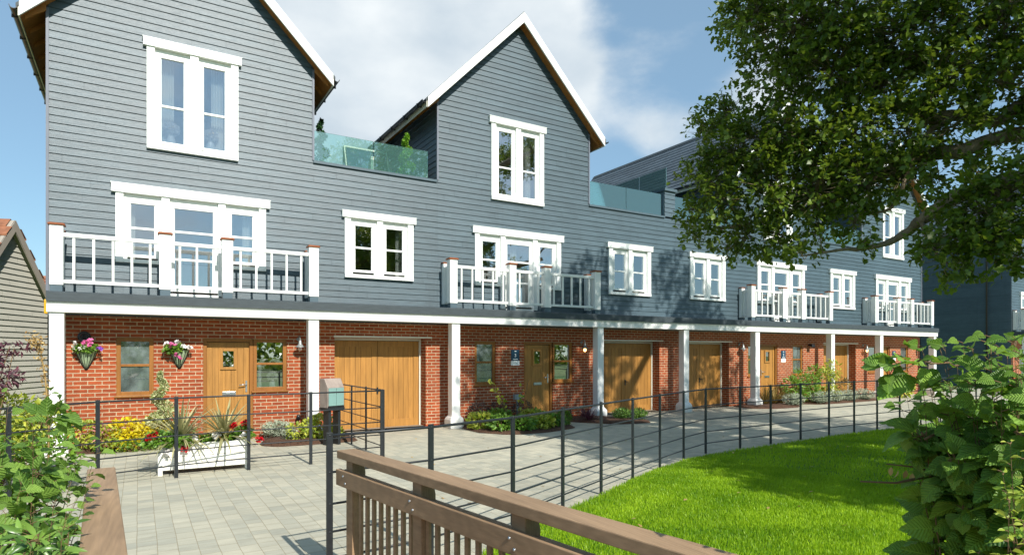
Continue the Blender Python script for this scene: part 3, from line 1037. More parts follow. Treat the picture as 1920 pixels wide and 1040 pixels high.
H1 = build_house('terraced_house', 'end terraced house at the left with white vases in its gable window', -1.41, False, 7.7,
                 [-1.22, 3.18], P_(low0=2.9, brick=(-1.36, 6.29), veranda=(-1.36, 6.29), glass_end=7.5, U=1.49, clad=(-1.41, 6.309)))
H2 = build_house('terraced_house', 'second terraced house from the left, its whole pointed gable against the sky', 6.31, False, 7.7,
                 [6.52, 10.97, 14.33], P_(A=.95, B=5.37, U=1.44, garage=(5.3, 7.52), brick=(6.29, 14.48), veranda=(6.29, 14.48), pier=(14.02, 14.47), clad=(6.311, 14.468)))
H3 = build_house('terraced_house', 'third terraced house, its upper storey mostly hidden behind the oak branches', 22.17, True, 7.698,
                 [17.69, 22.0], P_(A=.98, B=5.34, U=1.72, garage=(5.13, 7.25), brick=(14.48, 22.16), veranda=(14.48, 22.16), corners=(gw_ for gw_ in (0, 4.72))))
H4 = build_house('terraced_house', 'far end terraced house at the right end of the row', 29.68, True, 7.508,
                 [25.32, 29.58], P_(A=.96, B=5.2, U=1.5, garage=(5.07, 7.25), brick=(22.16, 29.62), veranda=(22.16, 29.72), low0=2.9))
H5 = build_house('terraced_house', 'dark sided house of the next terrace behind the oak at the right edge', 38.9, False, 7.7,
                 [39.1, 43.4], P_(low0=.0, brick=(38.92, 46.6), veranda=(38.92, 46.6)))
ORG_H = {1: H1, 2: H2, 3: H3, 4: H4, 5: H5}
# glass screen on the party wall
sc = MB()
sc.box(14.12, 14.16, 13.98, 16.4, 6.93, 6.955)
scb = sc.build('glass_screen', M['steel'], H2)
for y in (13.99, 15.21):
    MB().box(14.13, 14.145, y, y + 1.19, 6.956, 7.6).build('glass_panel', M['screen'], scb)
# downpipe on the side of the far house
dp = MB()
dp.tube([(38.8, 15.0, .0), (38.8, 15.0, 7.6), (38.55, 15.0, 7.85)], .04, 10)
dp.build('downpipe', M['black'], H5)
# yellow alarm box at the left corner
ab = MB(); ab.box(-1.47, -1.4, 14.02, 14.22, 2.52, 2.78); ab.build('alarm_box', M['yellow'], H1, .01)
# ------------------------------------------------------------------ ground
def sheet(name, poly, z, m, kind='structure', sub=0):
    mb = MB()
    mb.add([(x, y, z) for x, y in poly], [tuple(range(len(poly)))])
    o = mb.build(name, m)
    tag(o, kind=kind)
    return o
sheet('ground', [(-300, -300), (300, -300), (300, 400), (-300, 400)], -.03, M['meadow'])
sheet('paving', [(-2.6, 4.95), (1.0, 4.55), (2.2, 4.4), (4.0, 4.8), (60, 4.8), (60, 14.6), (-2.6, 14.6)], 0.0, M['paver'])
LAWN = [(2.35, 4.55), (2.96, 5.1), (3.6, 5.42), (4.35, 5.72), (5.2, 6.12), (5.94, 6.5), (6.9, 6.93), (7.9, 7.25), (9.0, 7.44), (10.2, 7.52), (13, 7.7), (17, 7.72), (40, 7.75), (40, -12), (1.75, -12), (1.9, 4.2)]
sheet('lawn', LAWN, .025, M['lawn'])
ed = MB()
for (x0, y0), (x1, y1) in zip(LAWN[:12], LAWN[1:13]):
    d = Vector((x1 - x0, y1 - y0, 0)).normalized(); n = Vector((-d.y, d.x, 0)) * .05
    ed.add([(x0, y0, 0), (x1, y1, 0), (x1, y1, .026), (x0, y0, .026)], [(0, 1, 2, 3)])
    a, b = Vector((x0, y0, 0)), Vector((x1, y1, 0))
    for s in (0,):
        q = [a, b, b + n, a + n]
        ed.add([(p.x, p.y, .012) for p in q], [(0, 1, 2, 3)])
tag(ed.build('lawn_edging', M['kerb']), kind='structure')
sheet('soil_verge', [(-6, -6), (-.32, -6), (-.5, 4.9), (-2.6, 5.2), (-6, 6)], -.004, M['soil'])
sheet('garden_soil', [(-8, 8.6), (-2.6, 9.6), (-1.6, 10.2), (-1.6, 14.6), (-8, 14.6)], .012, M['soil'])

def bed(poly):
    # slightly mounded mulch
    n = len(poly)
    cx = sum(p[0] for p in poly) / n; cy = sum(p[1] for p in poly) / n
    mb = MB()
    rings = []
    for k, z in ((1.0, .004), (.96, .035), (.7, .07), (.35, .085)):
        rings += [(cx + (x - cx) * k, cy + (y - cy) * k, z) for x, y in poly]
    rings.append((cx, cy, .09))
    f = []
    for r in range(3):
        for i in range(n):
            a = r * n + i; b = r * n + (i + 1) % n
            f.append((a, b, b + n, a + n))
    for i in range(n): f.append((3 * n + i, 3 * n + (i + 1) % n, 4 * n))
    mb.add(rings, f, 0, True)
    # bark chips
    for _ in range(int(260)):
        k = math.sqrt(random.random()) * .97
        i = random.randrange(n); t = random.random()
        x = poly[i][0] * (1 - t) + poly[(i + 1) % n][0] * t; y = poly[i][1] * (1 - t) + poly[(i + 1) % n][1] * t
        x = cx + (x - cx) * k; y = cy + (y - cy) * k
        z = .04 + .05 * (1 - k)
        a = random.random() * 3.1; l = random.uniform(.015, .04); w_ = .008
        dx, dy = math.cos(a) * l, math.sin(a) * l
        mb.add([(x - dx, y - dy, z), (x + dy * .3, y - dx * .3, z + .012), (x + dx, y + dy, z + .006), (x - dy * .3, y + dx * .3, z + .014)], [(0, 1, 2, 3)], 0)
    o = mb.build('flower_bed', M['mulch'])
    tag(o, kind='structure')
def curve_poly(pts):
    # round the corners
    o = []
    n = len(pts)
    for i in range(n):
        a, b, c = Vector((*pts[i - 1], 0)), Vector((*pts[i], 0)), Vector((*pts[(i + 1) % n], 0))
        o += [tuple((a * .25 + b * .75)[:2]), tuple((a * .06 + b * .88 + c * .06)[:2]), tuple((b * .75 + c * .25)[:2])]
    return o
bed([(-1.35, 13.3), (.8, 13.25), (1.0, 13.6), (1.0, 13.96), (-1.35, 13.96)])
bed(curve_poly([(2.0, 12.75), (2.3, 12.4), (3.85, 12.35), (3.95, 13.0), (3.55, 13.96), (2.62, 13.96), (2.2, 13.5)]))
bed(curve_poly([(6.6, 13.1), (6.55, 12.3), (7.0, 11.55), (8.0, 11.5), (9.0, 11.85), (9.2, 12.3), (8.8, 13.2), (8.7, 13.96), (6.75, 13.96)]))
bed(curve_poly([(9.75, 13.96), (9.5, 13.2), (9.9, 12.5), (10.4, 11.85), (11.3, 11.7), (11.6, 12.1), (11.2, 13.0), (11.1, 13.96)]))
bed(curve_poly([(17.1, 13.96), (16.9, 13.0), (17.5, 12.55), (18.7, 12.5), (19.5, 13.0), (18.6, 13.96)]))
bed(curve_poly([(19.9, 13.3), (20.4, 12.75), (24.2, 12.75), (24.8, 13.3), (24.4, 13.96), (19.9, 13.96)]))

# ------------------------------------------------------------------ lawn grass
def point_in(poly, X, Y):
    ins = np.zeros(len(X), bool)
    n = len(poly)
    for i in range(n):
        x0, y0 = poly[i]; x1, y1 = poly[(i + 1) % n]
        c = ((y0 > Y) != (y1 > Y)) & (X < (x1 - x0) * (Y - y0) / (y1 - y0 + 1e-12) + x0)
        ins ^= c
    return ins
def grass(n, x0, x1, y0, y1, hgt=.055, wd=.0045):
    X = RNG.uniform(x0, x1, n); Y = RNG.uniform(y0, y1, n)
    k = point_in(LAWN, X + RNG.normal(0, .03, n), Y + RNG.normal(0, .03, n)); X = X[k]; Y = Y[k]; n = len(X)
    patch = .5 + .3 * np.sin(X * 2.1 + np.sin(Y * 1.7) * 2) * np.sin(Y * 2.6 + X * .7) + .2 * np.sin(X * 5.3 + 2 * np.sin(Y * 3.1)) * np.sin(Y * 6.1 + X)
    a = RNG.uniform(0, 6.28, n); h = hgt * (.55 + .6 * RNG.random(n) + .2 * patch)
    lean = .5 * RNG.random(n) * h; b = a + RNG.normal(0, .8, n) + 1.57
    w_ = wd * (.7 + .6 * RNG.random(n))
    cx, sx = np.cos(a) * w_, np.sin(a) * w_
    lx, ly = np.cos(b) * lean, np.sin(b) * lean
    z = np.full(n, .02)
    V = np.stack([np.stack([X - cx, Y - sx, z], 1), np.stack([X + cx, Y + sx, z], 1),
                  np.stack([X + cx * .7 + lx * .4, Y + sx * .7 + ly * .4, z + h * .6], 1), np.stack([X - cx * .7 + lx * .4, Y - sx * .7 + ly * .4, z + h * .6], 1),
                  np.stack([X + lx, Y + ly, z + h], 1)], 1)
    o = np.arange(n)[:, None] * 5
    F = np.concatenate([np.stack([o + 0, o + 1, o + 2], 2)[:, 0], np.stack([o + 0, o + 2, o + 3], 2)[:, 0], np.stack([o + 3, o + 2, o + 4], 2)[:, 0]], 0)
    tn = np.clip(RNG.normal(.45, .24, n) + .8 * (patch - .5), 0, 1)
    return V.reshape(-1, 3), F, np.concatenate([tn, tn, tn])
gs = [grass(230000, 2.0, 8.5, 2.4, 7.4, .042, .0036), grass(150000, 5, 19, 2.0, 7.8, .048, .0055)]
VV = np.vstack([g[0] for g in gs]); off = len(gs[0][0])
FF = np.vstack([gs[0][1], gs[1][1] + off]); TT = np.concatenate([g[2] for g in gs])
go = rawmesh('lawn_grass', M['grass'], None, VV, FF, TT)
tag(go, 'short bright green mown grass of the lawn', 'grass', kind='stuff')

# ------------------------------------------------------------------ estate fences
def fence(name, label, pts, h=1.17, rails=(1.15, .86, .61, .39, .18), ends=(), closed=False, pw=.0245, top=.0):
    root = thing(name, label, 'fence', (pts[0][0], pts[0][1], 0), 'black estate fences')
    for i, (x, y) in enumerate(pts):
        a = Vector((*pts[max(i - 1, 0)], 0)); b = Vector((*pts[min(i + 1, len(pts) - 1)], 0))
        d = (b - a).normalized(); n = Vector((-d.y, d.x, 0))
        mb = MB()
        hh = h + random.uniform(-.006, .01)
        tf = lambda u, v, z, d=d, n=n: (x + d.x * u + n.x * v, y + d.y * u + n.y * v, z)
        mb.box(-pw, pw, -.012, .012, -.03, hh, tf=tf)
        for z in rails:
            mb.lathe((0, 0, 0), [(.0, -.016), (.011, -.014), (.011, .014), (.0, .016)], 6, tf=lambda p, z=z: tf(p[0], p[2], z + p[1]))
        mb.build('post', M['iron'], root, .003)
    for z in rails:
        mb = MB()
        rr = .0125 if z == rails[0] else .0095
        mb.tube([(x, y, z) for x, y in pts], rr, 8)
        mb.build('rail', M['iron'], root)
    return root
fence('estate_fence', 'long black estate fence curving along the edge of the lawn',
      [(1.29, 4.9), (2.2, 5.0), (3.22, 5.29), (4.15, 5.72), (5.05, 6.13), (5.95, 6.53), (6.86, 6.92), (7.8, 7.32), (8.72, 7.66), (9.73, 7.72), (10.72, 7.78), (11.75, 7.82), (12.85, 7.88), (13.85, 7.9), (14.8, 7.9), (15.8, 7.9), (16.8, 7.9), (17.8, 7.9), (18.8, 7.9), (19.8, 7.9), (20.8, 7.9), (22, 7.9), (23.2, 7.9)])
fence('estate_fence', 'black estate fence passing in front of the white planter', [(-2.25, 8.75), (-1.3, 9.25), (-.46, 9.85), (.47, 10.12), (1.455, 10.22), (2.39, 10.22), (3.6, 10.28)])
fence('estate_fence', 'short black estate fence running back beside the leaflet box', [(3.645, 10.31), (3.62, 11.2), (3.62, 12.1), (3.63, 13.1), (3.64, 13.85)])

# ------------------------------------------------------------------ timber footbridge
br = thing('footbridge', 'brown timber footbridge with bolted railings in the foreground', 'footbridge', (.5, 0, 0))
dk = MB()
y = -3.0
while y < 4.75:
    dk.box(-.2, 1.7, y, y + .138, -.0, .03, 0, random.random()); y += .145
dk.build('deck', M['deckwood'], br)
def railing(P0, P1, inner, posts, zt=1.035):
    """P0 far end, P1 near end (plan), inner: +1 path on the right of P0->P1"""
    a = Vector((*P0, 0)); b = Vector((*P1, 0)); d = (b - a).normalized(); n = Vector((-d.y, d.x, 0)) * inner
    Ln = (b - a).length
    tf = lambda u, v, z: (a.x + d.x * u + n.x * v, a.y + d.y * u + n.y * v, z)
    h = MB(); h.box(0, Ln, -.078, .078, zt - .062, zt, tf=tf)
    h.build('handrail', M['deckwood'], br, .006)
    m = MB(); m.box(-.0, Ln, .045, .085, zt - .27, zt - .145, tf=tf)
    m.build('rail_board', M['deckwood'], br, .005)
    m = MB(); m.box(.06, Ln, -.075, -.025, zt - .24, zt - .185, tf=tf)
    m.build('back_rail', M['deckwood'], br, .004)
    m = MB(); m.box(.0, Ln, .02, .06, .1, .18, tf=tf)
    m.build('lower_rail', M['deckwood'], br, .004)
    for u in posts:
        m = MB(); m.box(u, u + .11, -.022, .043, -.1, zt - .063, tf=tf)
        # shaped bracket behind the post
        m.prism([(-.022, zt - .245), (-.022, zt - .085), (-.05, zt - .1), (-.065, zt - .12), (-.072, zt - .15), (-.072, zt - .184), (-.07, zt - .245)], lambda p, q, s: tf(u + s, p, q), .01, .1)
        m.build('post', M['deckwood'], br, .003)
    u = .16
    while u < Ln - .05:
        if not any(q - .05 < u < q + .12 for q in posts):
            m = MB(); m.box(u, u + .036, -.006, .018, .1, zt - .2, tf=tf); m.build('baluster', M['deckwood'], br, .003)
        u += .108
    for u in posts:
        for k, z in enumerate((zt - .185, zt - .235)):
            m = MB()
            m.lathe((0, 0, 0), [(.0, -.002), (.011, 0), (.0085, .005), (.0, .0075)], 10, tf=lambda p, z=z, k=k: tf(u + .035 + .04 * k + p[0], .085 + p[2], z + p[1]))
            m.build('bolt', M['steel'], br)
railing((1.415, 4.88), (1.9, 1.4), -1, [.1, 1.12, 2.14, 3.1])
railing((-.21, 4.93), (-.05, 1.4), 1, [.12, 1.2, 2.3])

# ------------------------------------------------------------------ planting helpers
def shrub(name, label, cat, base, cl, n, size, m, tmpl=T_SIMPLE, up=.4, jit=.7, group=None, stems=6, stemm='twig', sr=.008, rough=.35):
    root = thing(name, label, cat, base, group)
    P, D, N = foliage_arrays(cl, n, up, jit)
    keep = P[:, 2] > base[2] + .02
    P, D, N = P[keep], D[keep], N[keep]
    S = size * (1 - rough + 2 * rough * RNG.random(len(P)))
    leaves('foliage', M[m], root, P, D, N, S, tmpl)
    if stems:
        mb = MB()
        for i in range(stems):
            c = cl[i % len(cl)]
            e = Vector(c[:3]) + Vector((random.uniform(-1, 1) * c[3] * .6, random.uniform(-1, 1) * c[4] * .6, random.uniform(.0, .6) * c[5]))
            s = Vector(base) + Vector((random.uniform(-.06, .06), random.uniform(-.06, .06), -.02))
            md = (s + e) / 2 + Vector((random.uniform(-.05, .05), random.uniform(-.05, .05), .05))
            mb.tube([s, md, e], [sr, sr * .8, sr * .4], 5)
        mb.build('stem', M[stemm], root)
    return root

def tuft(name, label, cat, base, n, length, m, spread=.9, tmpl=T_STRAP, width=1.0, group=None, root=None, part='foliage', arch=.5):
    """arching strap leaves from one crown"""
    if root is None: root = thing(name, label, cat, base, group)
    V = []; F = []; T = []
    segs = 7
    for i in range(n):
        az = random.uniform(0, 6.283); el = math.acos(1 - random.random() * spread)
        l = length * random.uniform(.6, 1.05)
        d = Vector((math.cos(az) * math.sin(el), math.sin(az) * math.sin(el), math.cos(el)))
        side = Vector((-math.sin(az), math.cos(az), 0))
        p = Vector(base) + Vector((random.uniform(-.02, .02), random.uniform(-.02, .02), 0))
        k = len(V)
        for s in range(segs + 1):
            t = s / segs
            w_ = width * l * (.016 + .018 * math.sin(min(1, t * 2.2) * 1.57)) * (1 - t ** 2.2) + .0008
            V += [tuple(p - side * w_), tuple(p + side * w_)]
            d = (d + Vector((0, 0, -1)) * arch * (t + .1) / segs * (1.2 + el)).normalized()
            p = p + d * (l / segs)
        tn = random.random()
        for s in range(segs):
            a = k + 2 * s
            F.append((a, a + 1, a + 3, a + 2)); T.append(tn)
    rawmesh(part, M[m], root, np.array(V), np.array(F), np.array(T))
    return root

def flowers(root, P, size, m, name='flower', n_pet=6):
    PP = []; DD = []; NN = []
    for p in P:
        for k in range(n_pet):
            d = rdir(1, .5)[0]
            PP.append(np.array(p) + d * size * .15); DD.append(d); NN.append(rdir(1)[0])
    leaves(name, M[m], root, PP, DD, NN, size, T_PETAL)

def spiral(name, label, base, h, r0, m, n=1500, size=.035, turns=3.2, pot=True, flower=None, dense=1.0, cat='topiary'):
    root = thing(name, label, cat, base)
    mb = MB()
    mb.tube([base, (base[0], base[1], base[2] + h * .97)], [.016, .006], 6)
    mb.build('trunk', M['twig'], root)
    P = []; D = []
    for i in range(n):
        t = random.random() ** 1.25
        a = t * turns * 6.283
        rr = r0 * (1 - t) ** .8 + .012
        cx, cy = math.cos(a) * rr * .62, math.sin(a) * rr * .62
        q = rdir(1)[0]
        P.append((base[0] + cx + q[0] * rr * .55, base[1] + cy + q[1] * rr * .55, base[2] + h * (.1 + .9 * t) + q[2] * rr * .42))
        D.append(q + np.array((cx, cy, .1)))
    leaves('foliage', M[m], root, P, D, rdir(n, .4), size * RNG.uniform(.7, 1.3, n), T_SIMPLE)
    if pot:
        mb = MB(); mb.box(base[0] - .14, base[0] + .14, base[1] - .14, base[1] + .14, base[2] - .02, base[2] + .12)
        mb.build('pot', M['trim'], root, .006)
    return root

# ------------------------------------------------------------------ beds and pots along the houses
shrub('golden_shrub', 'golden yellow leaved shrub in the bed below the hanging baskets', 'shrub', (.1, 13.5, .02), [(-.2, 13.5, .33, .35, .24, .25), (.3, 13.48, .33, .38, .24, .27), (-.05, 13.45, .2, .5, .28, .2)], 1700, .07, 'yellowleaf', T_SIMPLE, .5)
shrub('golden_shrub', 'yellow green shrub against the left white column', 'shrub', (-.75, 13.4, .02), [(-.8, 13.45, .35, .3, .25, .26), (-.5, 13.4, .25, .3, .25, .22)], 900, .06, 'limeleaf', T_SIMPLE, .5)
shrub('low_evergreen', 'low dark green edging plants at the foot of the golden shrub', 'shrub', (-.1, 13.2, 0), [(-.4, 13.2, .12, .3, .13, .14), (.05, 13.2, .12, .3, .13, .13), (.5, 13.2, .14, .3, .16, .15), (.8, 13.3, .2, .2, .2, .2)], 1500, .045, 'greenleaf', T_LANCE, .5)
shrub('fuchsia', 'small shrub with dusky pink young leaves beside the left column', 'shrub', (-.62, 13.25, 0), [(-.55, 13.25, .33, .12, .1, .2)], 90, .085, 'salmon', T_LANCE, .2)
spiral('spiral_topiary', 'variegated spiral topiary between the ground floor window and the oak door', (.37, 13.35, .2), 1.24, .24, 'varieg', 2600, .042, 2.6, pot=False)

def lavender(label, base, r, h, n=260, m='greyleaf', name='lavender', group=None):
    root = thing(name, label, name.replace('_', ' '), base, group)
    tuft(name, None, None, base, n, h, m, .75, width=.55, root=root, arch=.35)
    cl = [(base[0], base[1], base[2] + h * .45, r, r * .8, h * .5)]
    P, D, N = foliage_arrays(cl, int(n * 3), .5, .5)
    P = P[P[:, 2] > base[2]]
    leaves('leaf_tips', M[m], root, P, D[:len(P)] + np.array((0, 0, .6)), N[:len(P)], .06, T_LANCE)
    return root
lavender('grey lavender against the brick under the sidelight of the first oak door', (2.5, 13.6, .06), .34, .34, 340)
lavender('small grey lavender at the front corner of the mulch bed by the leaflet box', (2.62, 12.95, .05), .15, .26, 120)
shrub('euonymus', 'lime green variegated shrub in front of the second white column', 'shrub', (2.85, 12.9, .05), [(2.75, 12.9, .2, .22, .2, .18), (3.0, 12.95, .24, .2, .2, .2)], 700, .06, 'limeleaf', T_SIMPLE, .4)
shrub('euonymus', 'lime green variegated shrub at the legs of the leaflet box', 'shrub', (3.25, 12.75, .05), [(3.2, 12.75, .3, .24, .22, .27), (3.4, 12.65, .18, .2, .2, .18)], 800, .065, 'limeleaf', T_SIMPLE, .4)
# bed of the second house
k = 0
for x, yy, r, hh, lab in ((6.85, 12.75, .3, .3, 'leafy light green plant beside the base of the third column'), (7.1, 12.15, .3, .26, 'leafy light green plant at the left front of the bed by door 3'), (7.55, 11.95, .3, .24, 'leafy light green plant at the front centre of the bed by door 3'),
                          (8.05, 12.0, .32, .24, 'leafy light green plant right of the centre of the bed by door 3'), (8.55, 12.2, .3, .24, 'leafy light green plant at the right front of the bed by door 3'), (7.35, 12.7, .34, .34, 'taller light green plant among the stems of the sapling'), (8.3, 12.65, .36, .3, 'bushy light green plant in the middle of the bed by door 3')):
    shrub('leafy_plant', lab, 'plant', (x, yy, .05), [(x, yy, .05 + hh * .55, r, r, hh * .6)], 420, .095, 'greenleaf' if k % 3 else 'limeleaf', T_SIMPLE, .5, group='light green plants in the bed by door 3', stems=4)
    k += 1
for x, yy, lab in ((7.15, 13.4, 'dark purple shrub under the left oak window of door 3'), (7.75, 13.45, 'dark purple shrub behind the sapling'), (8.45, 13.4, 'dark purple shrub just left of the oak door with sign 3')):
    shrub('hebe', lab, 'shrub', (x, yy, .05), [(x, yy, .33, .3, .25, .26)], 700, .05, 'darkpurple', T_LANCE, .3, group='dark purple shrubs under sign 3')
shrub('grass_tuft', 'round green grass tuft at the right end of the bed by door 3', 'plant', (8.98, 12.35, .04), [(8.98, 12.35, .2, .16, .16, .2)], 500, .08, 'greenleaf', T_LANCE, .9, .4, stems=0)
sap = thing('sapling', 'thin bare stemmed sapling with a few yellow leaves in the bed by door 3', 'sapling', (7.62, 12.5, .05))
mb = MB()
tips = []
for e in ((6.95, 12.45, 1.18), (7.2, 12.6, 1.0), (8.05, 12.75, .98), (8.25, 12.8, 1.15), (7.7, 12.5, .85)):
    s = Vector((7.62, 12.5, .05)); e = Vector(e); md = s.lerp(e, .5) + Vector((.04, 0, -.06))
    mb.tube([s, md, e], [.013, .009, .004], 6); tips.append((s, md, e))
mb.build('stem', M['twig'], sap)
P = []
for s, md, e in tips[:3]:
    for _ in range(14):
        t = random.uniform(.45, 1); P.append(np.array(md.lerp(e, (t - .45) / .55)) + RNG.normal(0, .03, 3))
leaves('foliage', M['limeleaf'], sap, P, rdir(len(P), .2), rdir(len(P), .3), .085, T_VIB)
for x, yy, lab in ((9.85, 13.3, 'dark purple low plant right of door 3'), (10.3, 13.2, 'dark purple low plant left of the fourth column'), (10.05, 12.7, 'dark purple low plant at the front of the bed by the fourth column')):
    r_ = thing('heuchera', lab, 'plant', (x, yy, .05), 'dark purple low plants by the fourth column')
    tuft('', None, None, (x, yy, .05), 60, .38, 'purple', .85, width=1.3, root=r_, arch=.7)
for x, yy, lab in ((11.0, 12.5, 'grey green lavender in front of the fourth column'), (11.35, 12.25, 'grey green lavender at the tip of the bed by the second garage')):
    lavender(lab, (x, yy, .05), .28, .3, 240, 'laurel', 'santolina', 'grey green bushes by the fourth column')
# third and fourth house
for x, yy, lab in ((18.1, 13.35, 'bronze grass at the foot of the oak door with sign 2'), (18.6, 13.35, 'bronze grass under sign 2'), (19.2, 13.5, 'bronze grass right of sign 2')):
    r_ = thing('bronze_grass', lab, 'ornamental grass', (x, yy, .05), 'bronze grasses by door 2')
    tuft('', None, None, (x, yy, .05), 110, .85, 'bronze', .5, width=.5, root=r_, arch=.4)
for x, yy, hh, lab in ((19.6, 13.2, 1.15, 'tall airy green shrub below the window beside sign 2'), (20.5, 13.25, 1.25, 'tall airy green shrub in the middle of the bed by the fifth garage'), (21.5, 13.2, 1.5, 'tall airy shrub climbing the column left of the far garage')):
    shrub('airy_shrub', lab, 'shrub', (x, yy, .05), [(x - .2, yy, hh * .55, .45, .3, hh * .3), (x + .2, yy, hh * .8, .35, .25, hh * .25), (x + .1, yy, .35, .4, .3, .25)], 520, .13, 'greenleaf' if x < 21 else 'limeleaf', T_LANCE, .3, group='tall airy shrubs by door 2', stems=9)
for x, yy, lab in ((18.9, 12.85, 'grey lavender at the left end of the far row'), (20.6, 12.95, 'grey lavender below the tall airy shrubs'), (21.5, 13.0, 'grey lavender by the column left of the far garage'), (22.4, 13.0, 'grey lavender in front of the far garage'), (23.4, 13.0, 'grey lavender at the right end of the far row')):
    lavender(lab, (x, yy, .05), .45, .42, 260, group='grey lavenders before the far houses')
shrub('low_evergreen', 'small shrub with pink tinged leaves before the far garage', 'shrub', (22.7, 13.4, .05), [(22.7, 13.4, .45, .5, .3, .4)], 300, .11, 'bronze', T_LANCE, .3)
shrub('golden_shrub', 'lime shrub by the last column at the far end of the row', 'shrub', (26.3, 13.1, .0), [(26.3, 13.1, .45, .6, .4, .45)], 500, .12, 'limeleaf', T_SIMPLE, .4)

# white planter with cordylines
pl = thing('planter', 'white slatted wooden trough planter behind the black fence', 'planter', (.87, 10.58, 0))
def ptf(u, v, z):
    a = R(-1.2); return (.87 + u * math.cos(a) - v * math.sin(a), 10.6 + u * math.sin(a) + v * math.cos(a), z)
mb = MB()
hl, hw_ = .61, .2
for i in range(4):
    z0, z1 = .07 + i * .096, .07 + i * .096 + .09
    mb.box(-hl + .02, hl - .02, -hw_, -hw_ + .02, z0, z1, tf=ptf); mb.box(-hl + .02, hl - .02, hw_ - .02, hw_, z0, z1, tf=ptf)
    mb.box(-hl, -hl + .02, -hw_ + .021, hw_ - .021, z0, z1, tf=ptf); mb.box(hl - .02, hl, -hw_ + .021, hw_ - .021, z0, z1, tf=ptf)
mb.build('trough', M['planter'], pl, .004)
for sx in (-1, 1):
    for sy in (-1, 1):
        m2 = MB(); x_, y_ = sx * (hl - .02), sy * (hw_ - .0)
        m2.box(x_ - .03, x_ + .03, y_ - .028, y_ + .028, 0, .465, tf=ptf); m2.build('leg', M['planter'], pl, .004)
m2 = MB(); m2.box(-hl + .03, hl - .03, -hw_ + .025, hw_ - .025, .1, .4, tf=ptf); m2.build('compost', M['mulch'], pl)
for x, lab in ((.55, 'spiky cordyline in the left half of the white planter'), (1.15, 'spiky cordyline in the right half of the white planter')):
    r_ = thing('cordyline', lab, 'plant', (x, 10.6, .42), 'cordylines in the white planter')
    mb = MB(); mb.tube([(x, 10.6, .36), (x, 10.6, .5)], [.025, .02], 8); mb.build('stem', M['twig'], r_)
    tuft('', None, None, (x, 10.6, .5), 110, .8, 'strap', 1.1, width=.75, root=r_, arch=.5)
shrub('bedding_plant', 'green bedding plants filling the white planter', 'plant', (.9, 10.6, .4), [(.7, 10.58, .46, .3, .16, .09), (1.1, 10.6, .46, .3, .16, .09)], 900, .05, 'greenleaf', T_SIMPLE, .5, stems=0)
tr_ = shrub('trailing_geranium', 'trailing green plant spilling over the left end of the white planter', 'plant', (.35, 10.5, .42), [(.3, 10.45, .48, .26, .2, .16), (.33, 10.36, .3, .16, .08, .2), (.1, 10.5, .35, .16, .16, .15), (.55, 10.42, .44, .18, .14, .12)], 1600, .05, 'greenleaf', T_VIB, .4, stems=0)
shrub('bedding_plant', 'leafy clump at the right end of the white planter', 'plant', (1.4, 10.6, .42), [(1.42, 10.58, .5, .14, .16, .15), (1.52, 10.5, .38, .1, .1, .12)], 420, .05, 'greenleaf', T_VIB, .4, stems=0)
for (x, yy, z), mm, lab in (((.14, 10.35, .56), 'red', 'red geranium head at the left end of the white planter'), ((.22, 10.42, .6), 'red', 'small red geranium head behind the left end of the planter'), ((.6, 10.38, .37), 'red', 'red geranium hanging over the front of the white planter'), ((1.28, 10.5, .66), 'red', 'red geranium above the right half of the white planter'), ((1.46, 10.52, .69), 'red', 'dark red geranium at the right end of the white planter'), ((1.66, 10.5, .42), 'red', 'red geranium drooping off the right end of the planter'),
                            ((.72, 10.45, .5), 'whitep', 'white flowers in the middle of the planter'), ((1.02, 10.45, .51), 'whitep', 'white flowers in front of the right cordyline'), ((1.38, 10.42, .48), 'whitep', 'white flowers at the right end of the planter'), ((.36, 10.35, .34), 'whitep', 'white flowers on the trailing plant of the planter')):
    r_ = thing('red_geranium' if mm == 'red' else 'white_geranium', lab, 'geranium', (x, yy, z), 'geraniums of the white planter')
    P = [(x + random.gauss(0, .026), yy + random.gauss(0, .024), z + random.gauss(0, .018)) for _ in range(13)]
    flowers(r_, P, .034, mm, 'petals')
    mb = MB(); mb.tube([(x, yy, z), (x * .9 + .1 * .87, yy + .05, z - .12), (x * .8 + .2 * .87, 10.58, .42)], [.003, .003, .004], 5); mb.build('stalk', M['twig'], r_)

